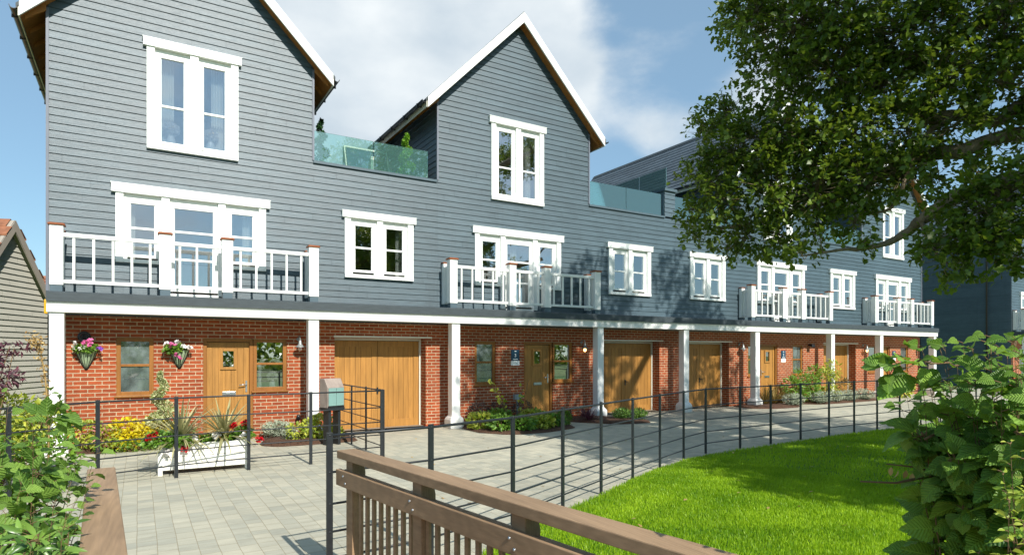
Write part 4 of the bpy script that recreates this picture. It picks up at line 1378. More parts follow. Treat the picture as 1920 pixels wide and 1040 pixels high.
# hanging baskets
def basket(label, x, lx, fl):
    y1 = 13.965
    root = thing('hanging_basket', label, 'flower basket', (x, y1, 1.5), 'cone baskets on the brick wall')
    mb = MB()
    n = 14
    vs = []; fs = []
    prof = [(.0, 1.49), (.02, 1.5), (.07, 1.6), (.125, 1.72), (.165, 1.82), (.178, 1.86)]
    for r, z in prof:
        for k in range(n + 1):
            t = math.pi * k / n
            rr = r * (1 + .02 * (k % 2))
            vs.append((x - math.cos(t) * rr, y1 - .006 - math.sin(t) * rr * 1.05, z))
    for i in range(len(prof) - 1):
        for k in range(n):
            a = i * (n + 1) + k; fs.append((a, a + 1, a + n + 2, a + n + 1))
    mb.add(vs, fs, 0, True)
    mb.build('liner', M['sage'], root)
    wv = MB()
    for k in range(0, n + 1, 2):
        t = math.pi * k / n
        wv.tube([(x - math.cos(t) * r * 1.03, y1 - .008 - math.sin(t) * r * 1.09, z) for r, z in prof], .005, 5)
    wv.tube([(x - math.cos(math.pi * k / n) * .18, y1 - .008 - math.sin(math.pi * k / n) * .19, 1.86) for k in range(n + 1)], .006, 5)
    wv.build('wire_frame', M['iron'], root)
    P, D, N = foliage_arrays([(x + lx, y1 - .12, 1.9, .2, .13, .07), (x + lx * 2.2, y1 - .15, 1.86, .15, .08, .06)], 360, .4)
    leaves('foliage', M['greenleaf'], root, P, D, N, .05, T_VIB)
    for mm, pts in fl.items():
        flowers(root, [(x + a + random.gauss(0, .018), y1 - .2 + random.gauss(0, .03), z + random.gauss(0, .014)) for a, z in pts for _ in range(4)], .035, mm, 'blossom')
basket('cone basket nearest the left column with white and pink flowers under a round black lamp', -.83, 0, dict(whitep=[(-.17, 1.98), (-.16, 1.9), (-.02, 1.93), (-.06, 1.87), (.03, 1.9)], pink=[(.05, 2.0), (.09, 2.03), (-.01, 2.0), (.07, 1.93)], violet=[(.21, 1.87)]))
basket('cone basket between the oak window and the oak door with pink flowers trailing left', .7, -.06, dict(whitep=[(-.24, 1.99), (-.05, 2.02), (.06, 1.93), (.14, 1.92), (.19, 1.91)], pink=[(-.15, 1.98), (-.08, 1.96), (-.16, 1.91), (-.0, 1.7), (-.08, 1.78)]))
vl = MB(); vl.lathe((0, 0, 0), [(.0, .0), (.1, 0), (.105, -.03), (.1, -.07), (.06, -.075), (.05, -.055), (.03, -.055), (.025, -.07), (0, -.072)], 20, tf=lambda p: (-.86 + p[0], 13.965 + p[2], 2.1 + p[1]))
vo = thing('wall_lamp', 'round black wall lamp above the left flower basket', 'wall lamp', (-.86, 13.965, 2.1)); vl.build('housing', M['black'], vo)

# bracket lamps
def bracket_lamp(label, x, lit):
    y1 = 13.965
    root = thing('wall_lantern', label, 'wall lamp', (x, y1, 2.0), 'bracket lamps beside the columns')
    mb = MB()
    mb.lathe((0, 0, 0), [(0, 0), (.04, 0), (.04, -.015), (0, -.02)], 14, tf=lambda p: (x + p[0], y1 + p[2], 2.1 + p[1]))
    mb.tube([(x, y1, 2.1), (x, y1 - .06, 2.16), (x, y1 - .13, 2.17), (x, y1 - .17, 2.12), (x, y1 - .17, 2.06)], .011, 8)
    mb.build('bracket', M['greylamp'], root)
    mb = MB(); mb.lathe((x, y1 - .17, 0), [(.018, 2.08), (.03, 2.06), (.035, 2.0), (.06, 1.965), (.105, 1.935), (.108, 1.925), (.1, 1.927), (.055, 1.955), (.03, 1.99)], 20)
    mb.build('shade', M['greylamp'], root)
    mb = MB(); mb.lathe((x, y1 - .17, 0), [(.012, 1.96), (.03, 1.93), (.042, 1.895), (.036, 1.86), (.015, 1.84)], 14)
    mb.build('bulb', M['bulb'] if lit else M['glass'], root)
bracket_lamp('zinc bracket lamp left of the second white column, unlit', 3.0, False)
bracket_lamp('lit bracket lamp left of the fourth white column', 10.78, True)
bracket_lamp('bracket lamp left of the column beside door 2', 17.55, False)
bracket_lamp('bracket lamp left of the column beside the far garage', 25.1, True)
fl_ = thing('floodlight', 'small black floodlight high on the brick right of the window beside sign 2', 'floodlight', (21.46, 13.97, 2.09))
mb = MB(); mb.box(21.44, 21.48, 13.9, 13.97, 2.08, 2.12); mb.build('bracket', M['black'], fl_)
mb = MB(); mb.prism([(0, 0), (-.16, -.06), (-.13, .07), (0, .07)], lambda a, b, d: (21.46 + d, 13.9 + a, 2.07 + b), -.09, .09); mb.build('lamp_head', M['black'], fl_, .006)

# number signs
def text_mesh(txt, size, x, y, z, m, parent, name='lettering'):
    c = bpy.data.curves.new('lettering', 'FONT'); c.body = txt; c.size = size; c.align_x = 'CENTER'; c.extrude = .001
    ob = bpy.data.objects.new('tmp', c); COL.objects.link(ob)
    bpy.context.view_layer.update()
    me = bpy.data.meshes.new_from_object(ob.evaluated_get(bpy.context.evaluated_depsgraph_get()))
    bpy.data.objects.remove(ob)
    o = ORG[parent]
    for v in me.vertices:
        a, b, d = v.co
        v.co = (x + a - o.x, y - d - o.y, z + b - o.z)
    return link(name, me, [M[m]], parent)
def sign(label, x, num):
    y1 = 13.968
    root = thing('house_sign', label, 'sign', (x, y1, 1.7), 'house number signs')
    MB().box(x - .125, x + .125, y1 - .02, y1, 1.6, 1.89).build('panel', M['navy'], root, .003)
    MB().box(x - .13, x + .13, y1 - .018, y1, 1.47, 1.594).build('lower_panel', M['paper'], root, .003)
    text_mesh(num, .13, x, y1 - .021, 1.695, 'paper', root)
    b = MB(); b.box(x - .028, x + .03, y1 - .0225, y1 - .0205, 1.835, 1.858); b.box(x - .075, x + .075, y1 - .0225, y1 - .0205, 1.625, 1.645)
    b.build('small_print', M['paper'], root)
    b = MB(); b.box(x - .085, x + .085, y1 - .0205, y1 - .0185, 1.515, 1.525); b.box(x - .07, x + .07, y1 - .0205, y1 - .0185, 1.54, 1.548); b.box(x - .018, x + .018, y1 - .0205, y1 - .0185, 1.56, 1.572)
    b.build('grey_print', M['greybox'], root)
sign('navy and white sign reading 3 beside the second oak front door', 8.57, '3')
sign('navy and white sign reading 2 beside the third oak front door', 19.95, '2')
sign('navy and white sign reading 1 beside the farthest oak front door', 27.45, '1')

# leaflet box on legs
lf = thing('leaflet_box', 'weathered leaflet box with two pale teal doors on dark legs at the fence', 'leaflet box', (3.3, 12.2, 0))
def ltf(u, v, z):
    a = R(20); return (3.26 + u * math.cos(a) - v * math.sin(a), 12.2 + u * math.sin(a) + v * math.cos(a), z)
for sx in (-.11, .11):
    m2 = MB(); m2.box(sx - .03, sx + .03, -.09, .09, -.02, .73, tf=ltf); m2.build('leg', M['iron'], lf, .003)
mb = MB(); mb.box(-.2, .2, -.14, .14, .69, .735, tf=ltf); mb.build('shelf', M['iron'], lf, .004)
mb = MB()
mb.prism([(-.13, .735), (-.13, 1.13), (-.02, 1.3), (.14, 1.3), (.14, .735)], lambda a, b, d: ltf(d, a, b), -.19, .19)
mb.build('case', M['boxside'], lf, .006)
for s in (-1, 1):
    m2 = MB(); m2.box(min(s * .003, s * .172), max(s * .003, s * .172), -.148, -.131, .775, 1.12, tf=ltf); m2.build('door', M['teal'], lf, .004)
mb = MB(); mb.box(-.185, .185, -.145, -.131, .74, .772, tf=ltf); mb.build('sill', M['black'], lf)

# grey service box on a post, garden spot
gp = thing('service_post', 'small pale grey box on a post left of the second oak door', 'service box', (8.5, 13.7, 0))
m2 = MB(); m2.box(8.47, 8.53, 13.72, 13.76, 0, .62); m2.build('post', M['greybox'], gp); m2 = MB(); m2.box(8.4, 8.6, 13.68, 13.8, .58, .72); m2.build('box', M['greybox'], gp, .008)
gl_ = thing('garden_spotlight', 'small black garden spotlight low on the brick beside the second column', 'spotlight', (2.98, 13.9, .4))
m2 = MB(); m2.tube([(2.98, 13.97, .42), (2.98, 13.9, .4)], .015, 8); m2.build('bracket', M['black'], gl_)
m2 = MB(); m2.lathe((0, 0, 0), [(0, -.06), (.04, -.055), (.045, .02), (.03, .06), (0, .065)], 12, tf=lambda p: (2.98 + p[0], 13.86 + p[1] * .8, .4 + p[2])); m2.build('lamp_head', M['black'], gl_)

# ------------------------------------------------------------------ roof terrace
spiral('spiral_topiary', 'dark spiral conifer at the left end of the first roof terrace', (3.62, 14.5, 5.95), 1.26, .2, 'darkconifer', 1500, .05, 3.0, True)
spiral('spiral_topiary', 'bright green spiral conifer at the right end of the first roof terrace', (5.72, 14.5, 5.95), 1.3, .21, 'topiary', 1500, .055, 3.0, True)
rl = thing('roof_hatch', 'sloping framed glass roof hatch on the first terrace', 'roof hatch', (5.5, 16.6, 5.9))
def htf(u, v): # u across, v up the slope
    return (4.82 + .06 * v + u * 1.25, 16.3 + .75 * v, 5.95 + 1.62 * v)
mb = MB()
for (u0, u1, v0, v1) in ((0, .025, 0, 1), (.975, 1, 0, 1), (.025, .975, 0, .03), (.025, .975, .97, 1)):
    q = [htf(u0, v0), htf(u1, v0), htf(u1, v1), htf(u0, v1)]
    b = [(x_, y_ + .06, z_ - .02) for x_, y_, z_ in q]
    mb.add(q + b, [(0, 1, 2, 3), (4, 7, 6, 5), (0, 4, 5, 1), (1, 5, 6, 2), (2, 6, 7, 3), (3, 7, 4, 0)])
mb.build('hatch_frame', M['plaincream'], rl)
mb = MB(); mb.quad(htf(.04, .04), htf(.96, .04), htf(.96, .96), htf(.04, .96)); mb.build('pane', M['hatch'], rl)
mb = MB()
for u in (0.0, 1.0):
    a, b = htf(u, 0), htf(u, 1)
    mb.add([(a[0], a[1] + .03, a[2]), (b[0], b[1] + .03, b[2] - .02), (b[0], b[1] + .1, a[2])], [(0, 1, 2)])
mb.quad((htf(0, 1)[0], 17.15, 5.95), (htf(1, 1)[0], 17.15, 5.95), (htf(1, 1)[0], 17.15, 7.55), (htf(0, 1)[0], 17.15, 7.55))
mb.build('cheek', M['trim'], rl)
wp = MB(); wp.box(4.78, 4.86, 14.42, 14.5, 5.9, 6.5); wp.box(4.775, 4.865, 14.415, 14.505, 6.5, 6.52)
tag(wp.build('terrace_post', M['plaincream'], None), 'short cream post standing behind the glass of the first roof terrace', 'post')

# ------------------------------------------------------------------ behind the windows
def curtain(label, x0, x1, z0, z1, y=14.2):
    mb = MB(); n = 22
    vs = []
    for i in range(n + 1):
        x = x0 + (x1 - x0) * i / n
        d = .035 * math.sin(i * 1.9) + .012 * math.sin(i * 4.1)
        vs += [(x, y + d, z0), (x + random.uniform(-.004, .004), y + d * .7, z1)]
    mb.add(vs, [(2 * i, 2 * i + 2, 2 * i + 3, 2 * i + 1) for i in range(n)], 0, True)
    tag(mb.build('curtain', M['curtain']), label, 'curtain', 'cream curtains behind the white windows')
curtain('cream curtain in the left light of the left gable window', .36, .62, 5.85, 7.75)
curtain('cream curtain in the right light of the left gable window', 1.3, 1.62, 5.85, 7.75)
curtain('cream curtain at the right side of the left balcony window', 1.9, 2.2, 2.9, 4.85)
curtain('cream curtain at the left side of the left balcony window', -.2, -.05, 2.9, 4.85)
curtain('cream curtain in the two light window above the first garage', 5.32, 5.55, 2.9, 4.85)
curtain('cream curtain at the right of the second balcony door', 8.55, 8.75, 2.9, 4.85)
curtain('cream curtain in the window above the second garage', 12.95, 13.2, 2.9, 4.85)
curtain('cream curtain in the second gable window', 9.02, 9.2, 5.85, 7.75)
def vase(label, x, y, z, s=1.0):
    r_ = thing('flower_vase', label, 'vase', (x, y, z), 'white flower vases in the windows')
    mb = MB(); mb.lathe((x, y, z), [(.05 * s, 0), (.06 * s, .02 * s), (.085 * s, .1 * s), (.09 * s, .17 * s), (.06 * s, .26 * s), (.055 * s, .3 * s), (.07 * s, .32 * s)], 16); mb.build('vase', M['vase'], r_)
    P, D, N = foliage_arrays([(x, y, z + .4 * s, .13 * s, .13 * s, .11 * s)], 300, .3)
    leaves('bouquet', M['whitep'], r_, P, D, N, .045 * s, T_PETAL)
vase('white vase of hydrangeas in the left light of the left gable window', .56, 14.12, 5.88)
vase('white vase of hydrangeas in the right light of the left gable window', 1.28, 14.12, 5.88)
vase('white potted flowers in the sidelight of the first oak door', 2.5, 14.2, 1.0, .75)
cs = MB(); cs.lathe((2.24, 14.2, 1.0), [(.06, 0), (.06, .03), (.03, .07), (.045, .12), (.03, .2), (.05, .27), (.025, .33), (.05, .4), (.05, .42), (.035, .43), (.035, .58)], 14)
tag(cs.build('candlestick', M['vase']), 'white turned candlestick in the sidelight of the first oak door', 'candlestick')
vase('white flowers behind the obscured oak window beside the first door', .12, 14.25, 1.1, .8)

# ------------------------------------------------------------------ neighbours at the left
nb = thing('neighbour_house', 'beige weatherboarded house with a clay tile roof at the left edge', 'house', (-3.4, 22, 0))
A0 = Vector((-3.07, 21.75, 0)); dv = Vector((.407, .914, 0)).normalized(); nv = Vector((dv.y, -dv.x, 0))
half = 2.5; zap = 5.46; zev = 2.55; KP = 1.25
def ntf(a, d, z): p = A0 + dv * a + nv * d; return (p.x, p.y, z)
mb = MB()
boards(mb, 0, 5.3, lambda z: (max(-half, -(zap - .18 - z) / KP) if z > zev - .3 else -half, min(half, (zap - .18 - z) / KP) if z > zev - .3 else half), [], ntf, .16, .004, .026)
mb.build('cladding', M['beige'], nb)
mb = MB()
for s in (-1, 1):
    e = s * 2.75
    q = [(e, zap - abs(e) * KP), (0, zap), (0, zap - .3), (e, zap - abs(e) * KP - .3)]
    mb.prism(q, lambda a, b, d: ntf(a, d, b), .16, .2)
mb.build('bargeboard', M['beigetrim'], nb)
mb = MB()
for s in (-1, 1):
    n = 14
    for i in range(n):
        a0 = s * 2.85 * (1 - i / n); a1 = s * 2.85 * (1 - (i + 1.05) / n)
        if i == n - 1: a1 = 0
        for j in range(24):
            d0 = .22 - j * .3 - (.15 if i % 2 else 0); d1 = d0 - .296
            tn = random.random()
            mb.quad(ntf(a0, min(d0, .22), zap - abs(a0) * KP + .07), ntf(a0, d1, zap - abs(a0) * KP + .07), ntf(a1, d1, zap - abs(a1) * KP + .04), ntf(a1, min(d0, .22), zap - abs(a1) * KP + .04), 0, tn)
            mb.quad(ntf(a0, min(d0, .22), zap - abs(a0) * KP + .02), ntf(a0, d1, zap - abs(a0) * KP + .02), ntf(a0, d1, zap - abs(a0) * KP + .07), ntf(a0, min(d0, .22), zap - abs(a0) * KP + .07), 0, tn)
    mb.quad(ntf(s * 2.8, .2, zap - 2.8 * KP), ntf(0, .2, zap), ntf(0, -7, zap), ntf(s * 2.8, -7, zap - 2.8 * KP), 1)
mb.build('roof', [M['clay'], M['beigetrim']], nb)
fb = thing('distant_house', 'distant house with a clay tile roof showing beside the left house', 'house', (-6, 48, 0))
mb = MB(); mb.box(-11, -4.2, 48, 56, 0, 4.6); mb.build('wall', M['brick'], fb)
mb = MB()
for i in range(10):
    z0, z1 = 4.4 + i * .26, 4.4 + (i + 1) * .26
    y0_, y1_ = 47.6 + i * .44, 47.6 + (i + 1) * .44
    mb.quad((-11.4, y0_, z0 + .05), (-4.0, y0_, z0 + .05), (-4.0, y1_, z1 + .02), (-11.4, y1_, z1 + .02), 0, random.random())
mb.quad((-11.4, 52, 7.0), (-4, 52, 7.0), (-4, 56.4, 4.4), (-11.4, 56.4, 4.4))
mb.build('roof', M['clay'], fb)
shrub('garden_tree', 'green bushy tree between the left house and the distant clay roof', 'tree', (-4.2, 34, 0), [(-4.1, 34, 3.6, .7, .7, .9), (-4.3, 34, 2.4, .9, .9, 1.2)], 1500, .2, 'greenleaf', T_OAL, .4, stems=4, sr=.06)
shrub('japanese_maple', 'purple leaved japanese maple at the left edge', 'maple', (-1.75, 10.0, 0), [(-1.7, 10, 1.75, .32, .3, .16), (-1.55, 10, 1.5, .3, .3, .14), (-1.75, 10, 1.25, .32, .3, .18), (-1.35, 10.05, 1.86, .24, .12, .05), (-1.85, 10, 1.6, .3, .3, .25)], 1500, .075, 'purple', T_LANCE, .5, .9, stems=9, sr=.01)
shrub('garden_shrub', 'yellow green garden shrub below the purple maple', 'shrub', (-1.55, 10.5, 0), [(-1.5, 10.5, .95, .45, .35, .3), (-1.15, 10.5, .85, .25, .3, .3), (-1.7, 10.5, .5, .5, .4, .4)], 1700, .075, 'limeleaf', T_SIMPLE, .5)
shrub('garden_shrub', 'dark green garden shrub low down at the left end of the fence', 'shrub', (-1.6, 9.7, 0), [(-1.7, 9.7, .5, .4, .3, .4), (-1.0, 10.1, .4, .35, .3, .35)], 1200, .07, 'greenleaf', T_SIMPLE, .5)
dr = thing('dried_flower_stalk', 'tall dried brown flower stalk left of the first white column', 'dried plant', (-1.03, 9.95, 0))
mb = MB(); sp_ = [(-1.0, 9.95, 0), (-.99, 9.95, .9), (-1.03, 9.95, 1.5), (-1.08, 9.95, 1.85), (-1.14, 9.95, 1.98)]; mb.tube(sp_, [.014, .012, .01, .007, .004], 6); mb.build('stem', M['dried'], dr)
P = []
for _ in range(170):
    t = random.uniform(1.0, 3.95); i = int(t); q = Vector(sp_[i]).lerp(Vector(sp_[i + 1]), t - i)
    P.append((q.x + random.gauss(0, .025), q.y + random.gauss(0, .025), q.z + random.gauss(0, .03)))
for _ in range(60): P.append((-1.12 + random.gauss(0, .055), 9.95 + random.gauss(0, .05), 1.97 + random.gauss(0, .045)))
leaves('seed_heads', M['dried'], dr, P, rdir(len(P), -.2), rdir(len(P)), .04, T_SIMPLE)

# ------------------------------------------------------------------ the wood behind the viewer, seen mirrored in the windows
cl = [(x, -46 + random.uniform(-5, 5), random.uniform(1.2, 2.4), 3.2, 2.5, random.uniform(1.6, 3.4)) for x in range(-60, 90, 3)]
P, D, N = foliage_arrays(cl, 9000, .3)
k = P[:, 2] > 0
fw = leaves('far_wood', M['oakleaf'], None, P[k], D[k], N[k], .7 * RNG.uniform(.6, 1.3, k.sum()), T_OAL)
tag(fw, 'far line of dark trees across the field', 'wood', kind='stuff')

n = 70
X = RNG.uniform(3.2, 12, n); Y = RNG.uniform(3.5, 12.2, n)
fl2 = leaves('fallen_leaves', M['dried'], None, np.stack([X, Y, np.where(point_in(LAWN, X, Y), .075, .012)], 1), rdir(n) * np.array((1, 1, .15)), np.tile((0, 0, 1.0), (n, 1)) + RNG.normal(0, .15, (n, 3)), .055, T_OAK)
tag(fl2, 'a few dry brown oak leaves fallen on the lawn and drive', 'leaves', kind='stuff')
# ------------------------------------------------------------------ the oak
CL=[(8.44,6.57,7.14,0.48),(8.64,6.22,6.48,0.51),(8.16,6.16,7.08,0.41),(8.45,5.63,6.75,0.72),(8.49,5.84,5.88,0.45),(8.67,5.27,5.94,0.70),(8.73,4.99,6.61,0.76),(9.17,4.49,6.28,0.74),(9.58,4.01,6.32,0.73),(9.9,3.59,6,0.71),(9.12,4.76,5.62,0.61),(9.33,4.16,5.52,0.58),(9.72,3.7,5.43,0.57),(8.08,7.02,5.52,0.34),(7.99,7.08,5.12,0.26),(8.22,6.71,5.71,0.39),(8.17,6.51,4.95,0.55),(7.93,6.89,4.58,0.43),(7.86,7.16,4.2,0.30),(7.93,7.12,3.71,0.25),(8.02,6.6,4.19,0.51),(8.3,6.07,5.1,0.62),(8.29,5.97,4.34,0.65),(8.28,6.44,3.68,0.42),(8.02,6.6,3.47,0.22),(8.36,5.93,3.6,0.39),(8.59,5.55,5,0.68),(8.47,5.39,4.15,0.62),(8.53,5.35,3.53,0.31),(8.27,5.51,3.29,0.17),(8.83,5.05,4.97,0.62),(8.86,4.91,4.25,0.53),(8.73,4.99,3.64,0.29),(8.76,4.86,3.36,0.15),(9.11,4.53,4.27,0.48),(9.07,4.44,4.83,0.52),(9.34,4.04,4.83,0.43),(9.72,3.7,4.58,0.35),(9.33,4.16,4.21,0.22),(8.89,3.49,3.52,0.49),(8.67,3.63,3.19,0.43),(8.58,3.8,2.94,0.23),(8.75,3.69,2.81,0.17),(8.88,3.27,3.22,0.45),(8.92,3.13,2.95,0.32),(9.05,3.28,3.76,0.39),(9.13,3.59,3.97,0.24)]
LIMBS = dict(
A=[(12.5,2.0,6.0,.24),(11.48,2.63,6.07,.14),(10.44,3.25,5.43,.105),(10.08,3.47,5.11,.09),(9.87,3.72,4.92,.08),(9.66,4.08,5.09,.075),(9.46,4.32,5.07,.08),(9.31,4.53,5.23,.065),(9.16,4.85,5.32,.045),(8.9,5.25,5.16,.032),(8.63,5.76,4.9,.022),(8.36,6.51,4.9,.01)],
B=[(12.6,1.9,4.6,.24),(10.36,2.37,4.56,.13),(9.61,2.94,4.15,.105),(9.34,3.22,3.98,.095),(9.19,3.67,3.9,.1),(9.06,3.98,3.74,.09),(9.01,4.24,3.59,.075),(9.03,4.46,3.43,.055),(8.89,4.78,3.3,.035),(8.64,5.17,3.28,.02),(8.36,5.57,3.23,.01)],
C=[(12.5,1.9,5.4,.24),(10.9,2.74,5.48,.13),(10.07,3.25,4.77,.1),(9.84,3.62,4.69,.09),(9.58,4.01,4.57,.1),(9.39,4.6,4.55,.08),(8.93,5.11,4.15,.05),(8.49,5.84,3.93,.025),(8.07,6.8,3.8,.01)],
D=[(12.4,1.9,7.0,.26),(11.17,2.81,7.21,.2),(10.45,3.37,6.98,.14),(10.08,3.71,6.47,.1),(9.81,4.11,6.24,.07),(9.39,4.6,6,.05),(8.86,5.39,6.11,.03),(8.49,6.31,6.73,.012)],
E=[(9.31,4.53,5.23,.05),(9.62,4.22,5.53,.045),(9.55,4.26,5.83,.035),(9.3,4.42,5.98,.015)],
F=[(9.39,4.6,4.55,.05),(8.76,5.33,4.65,.03),(8.25,6.22,5.22,.018),(8.08,6.91,5.49,.01)],
G=[(9.66,4.08,5.09,.05),(9.25,4.33,4.75,.035),(9.04,4.57,3.9,.025),(8.89,4.78,3.77,.012)],
P=[(12.4,1.6,8.6,.2),(10.6,1.6,9.8,.12),(8.8,1.6,10.3,.06),(7.4,1.8,10.4,.02)],
H=[(12.4,1.6,8.2,.22),(11.5,-.5,9.0,.16),(10.6,-2.4,9.4,.09),(9.6,-4,9.2,.03)],
I=[(12.4,1.6,8.6,.2),(13.6,-.4,10,.14),(14.6,-2.2,11,.07)],
J=[(12.4,1.6,8.8,.2),(13.9,3.4,10.2,.13),(15.6,5,11,.06)],
K=[(12.5,1.7,6.4,.22),(11.3,.2,6.4,.14),(10.0,-1.3,6.3,.07),(9.0,-2.4,6.2,.03)],
M=[(12.7,1.5,4.8,.26),(14.4,2.8,5.6,.17),(16.2,4,6.2,.08)],
N=[(12.3,1.7,9.0,.18),(11.2,3.2,10.2,.1),(10.2,4.8,10.6,.04)],
O=[(12.7,1.5,5.6,.2),(14.2,-.4,6.5,.14),(16,-2.4,7,.06)])
ok_ = thing('oak_tree', 'large spreading oak tree with dark green leaves overhanging the lawn', 'tree', (12.9, 1.3, 0))
tk = MB()
tk.tube([(12.95, 1.25, -.2), (12.92, 1.3, .3), (12.85, 1.4, 2), (12.7, 1.6, 3.8), (12.5, 1.8, 5.6), (12.35, 1.7, 7.4), (12.3, 1.6, 9.2), (12.4, 1.4, 11.2), (12.5, 1.3, 12.4)], [.75, .58, .5, .46, .4, .32, .24, .12, .03], 16)
for k, l in LIMBS.items():
    pts = [Vector(p[:3]) for p in l]; rr = [p[3] for p in l]
    fine = []; fr = []
    for i in range(len(pts) - 1):
        p0 = pts[max(i - 1, 0)]; p1 = pts[i]; p2 = pts[i + 1]; p3 = pts[min(i + 2, len(pts) - 1)]
        for s in range(4):
            t = s / 4
            q = .5 * ((2 * p1) + (p2 - p0) * t + (2 * p0 - 5 * p1 + 4 * p2 - p3) * t * t + (3 * p1 - p0 - 3 * p2 + p3) * t ** 3)
            r_ = rr[i] * (1 - t) + rr[i + 1] * t
            fine.append(q + Vector(RNG.normal(0, r_ * .16, 3))); fr.append(r_ * random.uniform(.93, 1.08))
    fine.append(pts[-1]); fr.append(rr[-1])
    tk.tube(fine, fr, 10)
tk.build('trunk', M['bark'], ok_)
# twigs: from the clumps back to the nearest limb node
NODES = []
for l in LIMBS.values():
    for (a, b) in zip(l[:-1], l[1:]):
        for s in range(5):
            t = s / 5; NODES.append([a[i] * (1 - t) + b[i] * t for i in range(4)])
NODES = np.array([n for n in NODES if n[3] < .17])
THIN = {7: .8, 8: .75, 9: .8, 10: .75, 11: .7, 12: .75, 34: .8, 35: .75, 36: .7, 37: .8, 38: .7}
CL += [(9.95, 3.35, 5.0, .4), (10.1, 3.2, 5.5, .42), (9.75, 3.1, 4.1, .35), (9.45, 3.0, 3.6, .3), (9.9, 3.0, 4.6, .35)]
CLF = [(*c[:3], c[3], c[3], c[3] * .85, THIN.get(i, .9)) for i, c in enumerate(CL)]
# crown beyond the picture (overhead, behind and to the right)
def crown(c, r, n, rr):
    o = []
    while len(o) < n:
        d = rdir(1, .15)[0]; q = random.uniform(.45, 1.0)
        p = np.array(c) + d * np.array(r) * q
        s = rr * random.uniform(.75, 1.25)
        o.append((*p, s, s, s * .8, .4))
    return o
BIG = crown((13.0, .6, 8.6), (5.6, 6.2, 4.4), OAK_BIG, .85) + [(*q[:6], .42) for q in crown((10.0, -1.9, 6.4), (2.9, 3.2, 2.2), 38, .62) + crown((8.7, -2.2, 6.0), (1.7, 2.6, 1.8), 22, .55)] + crown((9.0, 1.2, 10.6), (2.0, 2.8, 1.4), 12, .7)
tw = MB(); tw_n = 0
LP = []; LD = []; LN = []; LT = []
for ci, c in enumerate(CLF + BIG):
    vol = c[3] * c[4] * c[5]
    n_tw = max(4, int(OAK_TW * vol ** .72 * c[6]))
    vis = ci < len(CLF)
    ctr = np.array(c[:3])
    node = NODES[np.argmin(np.linalg.norm(NODES[:, :3] - ctr, axis=1) + RNG.random(len(NODES)) * .2)]
    a = Vector(node[:3]); b = Vector(ctr)
    md = a.lerp(b, .5) + Vector(RNG.normal(0, .06 + .08 * (b - a).length, 3))
    r0 = min(node[3] * .6, .03 if vis else .06)
    tw.tube([a, md, b], [r0, r0 * .7, .007], 5, 0, False)
    for _ in range(n_tw):
        d = rdir(1, .1)[0]
        q = random.random() ** .45
        P0 = ctr + d * q * np.array(c[3:6])
        s = Vector(ctr).lerp(Vector(P0), random.uniform(.0, .35)); e = Vector(P0)
        dirv = Vector(d) + Vector(RNG.normal(0, .35, 3)); dirv.normalize()
        e2 = e + dirv * random.uniform(.08, .2)
        if vis or random.random() < .3:
            tw.tube([s, s.lerp(e, .55) + Vector(RNG.normal(0, .04, 3)), e2], [.006, .0045, .002], 3, 0, False)
        k = random.randint(9, 16)
        # leaves whorled around the tip of the twig
        t = RNG.random(k) ** .6
        base = np.array(e)[None] + (np.array(e2) - np.array(e))[None] * (t * 1.3 - .25)[:, None] + RNG.normal(0, .05, (k, 3))
        dd = np.array(dirv)[None] * .6 + RNG.normal(0, .55, (k, 3)); dd[:, 2] -= .05
        nn = np.tile(np.array((0, -.1, 1.0)), (k, 1)) + RNG.normal(0, .5, (k, 3))
        LP.append(base); LD.append(dd); LN.append(nn); LT.append(np.clip(RNG.normal(.4 + random.uniform(-.2, .25), .2, k), 0, 1))
tw.build('twigs', M['bark'], ok_)
LP = np.vstack(LP); LD = np.vstack(LD); LN = np.vstack(LN); LT = np.concatenate(LT)
print('OAK LEAVES', len(LP))
leaves('crown', M['oakleaf'], ok_, LP, LD, LN, .09 * RNG.uniform(.6, 1.3, len(LP)), T_OAK, LT)

# ------------------------------------------------------------------ foreground shrubs
def leafy(name, label, base, stems, m, tmpl, size, per, leafr=.9, stemr=.006, droop=.2, extra=None, cat='shrub', facing=(0, -.25, .8)):
    """stems: list of polylines; leaves alternate along their upper part"""
    root = thing(name, label, cat, base)
    mb = MB()
    P = []; D = []; N = []; S = []
    for pl_ in stems:
        pts = [Vector(p) for p in pl_]
        fine = []
        for i in range(len(pts) - 1):
            for s in range(4): fine.append(pts[i].lerp(pts[i + 1], s / 4) + Vector(RNG.normal(0, .006, 3)))
        fine.append(pts[-1])
        mb.tube(fine, [stemr * (1.02 - .98 * i / (len(fine) - 1)) ** .8 for i in range(len(fine))], 6)
        for j in range(per):
            t = min(1, (1 - leafr) + leafr * ((j + random.random()) / per) ** .8 + .02)
            f = t * (len(fine) - 1); i = min(int(f), len(fine) - 2)
            q = fine[i].lerp(fine[i + 1], f - i); ax = (fine[i + 1] - fine[i]).normalized()
            o = ax.orthogonal().normalized(); o.rotate(Matrix.Rotation(j * 2.4 + random.uniform(-.5, .5), 3, ax))
            d = o + ax * .45 + Vector((0, 0, .1))
            st = d.normalized() * size * .28
            mb.tube([q, q + st], [.0016, .0012], 4, 0, False)
            P.append(tuple(q + st)); D.append(tuple(d + Vector((0, 0, -.15)))); N.append(tuple(Vector(facing) + Vector(RNG.normal(0, .45, 3))))
            S.append(size * random.uniform(.6, 1.2) * (1 - .45 * max(0, t - .8) / .2))
    mb.build('stem', M['twig'], root)
    leaves('foliage', M[m], root, P, D, N, np.array(S), tmpl)
    return root
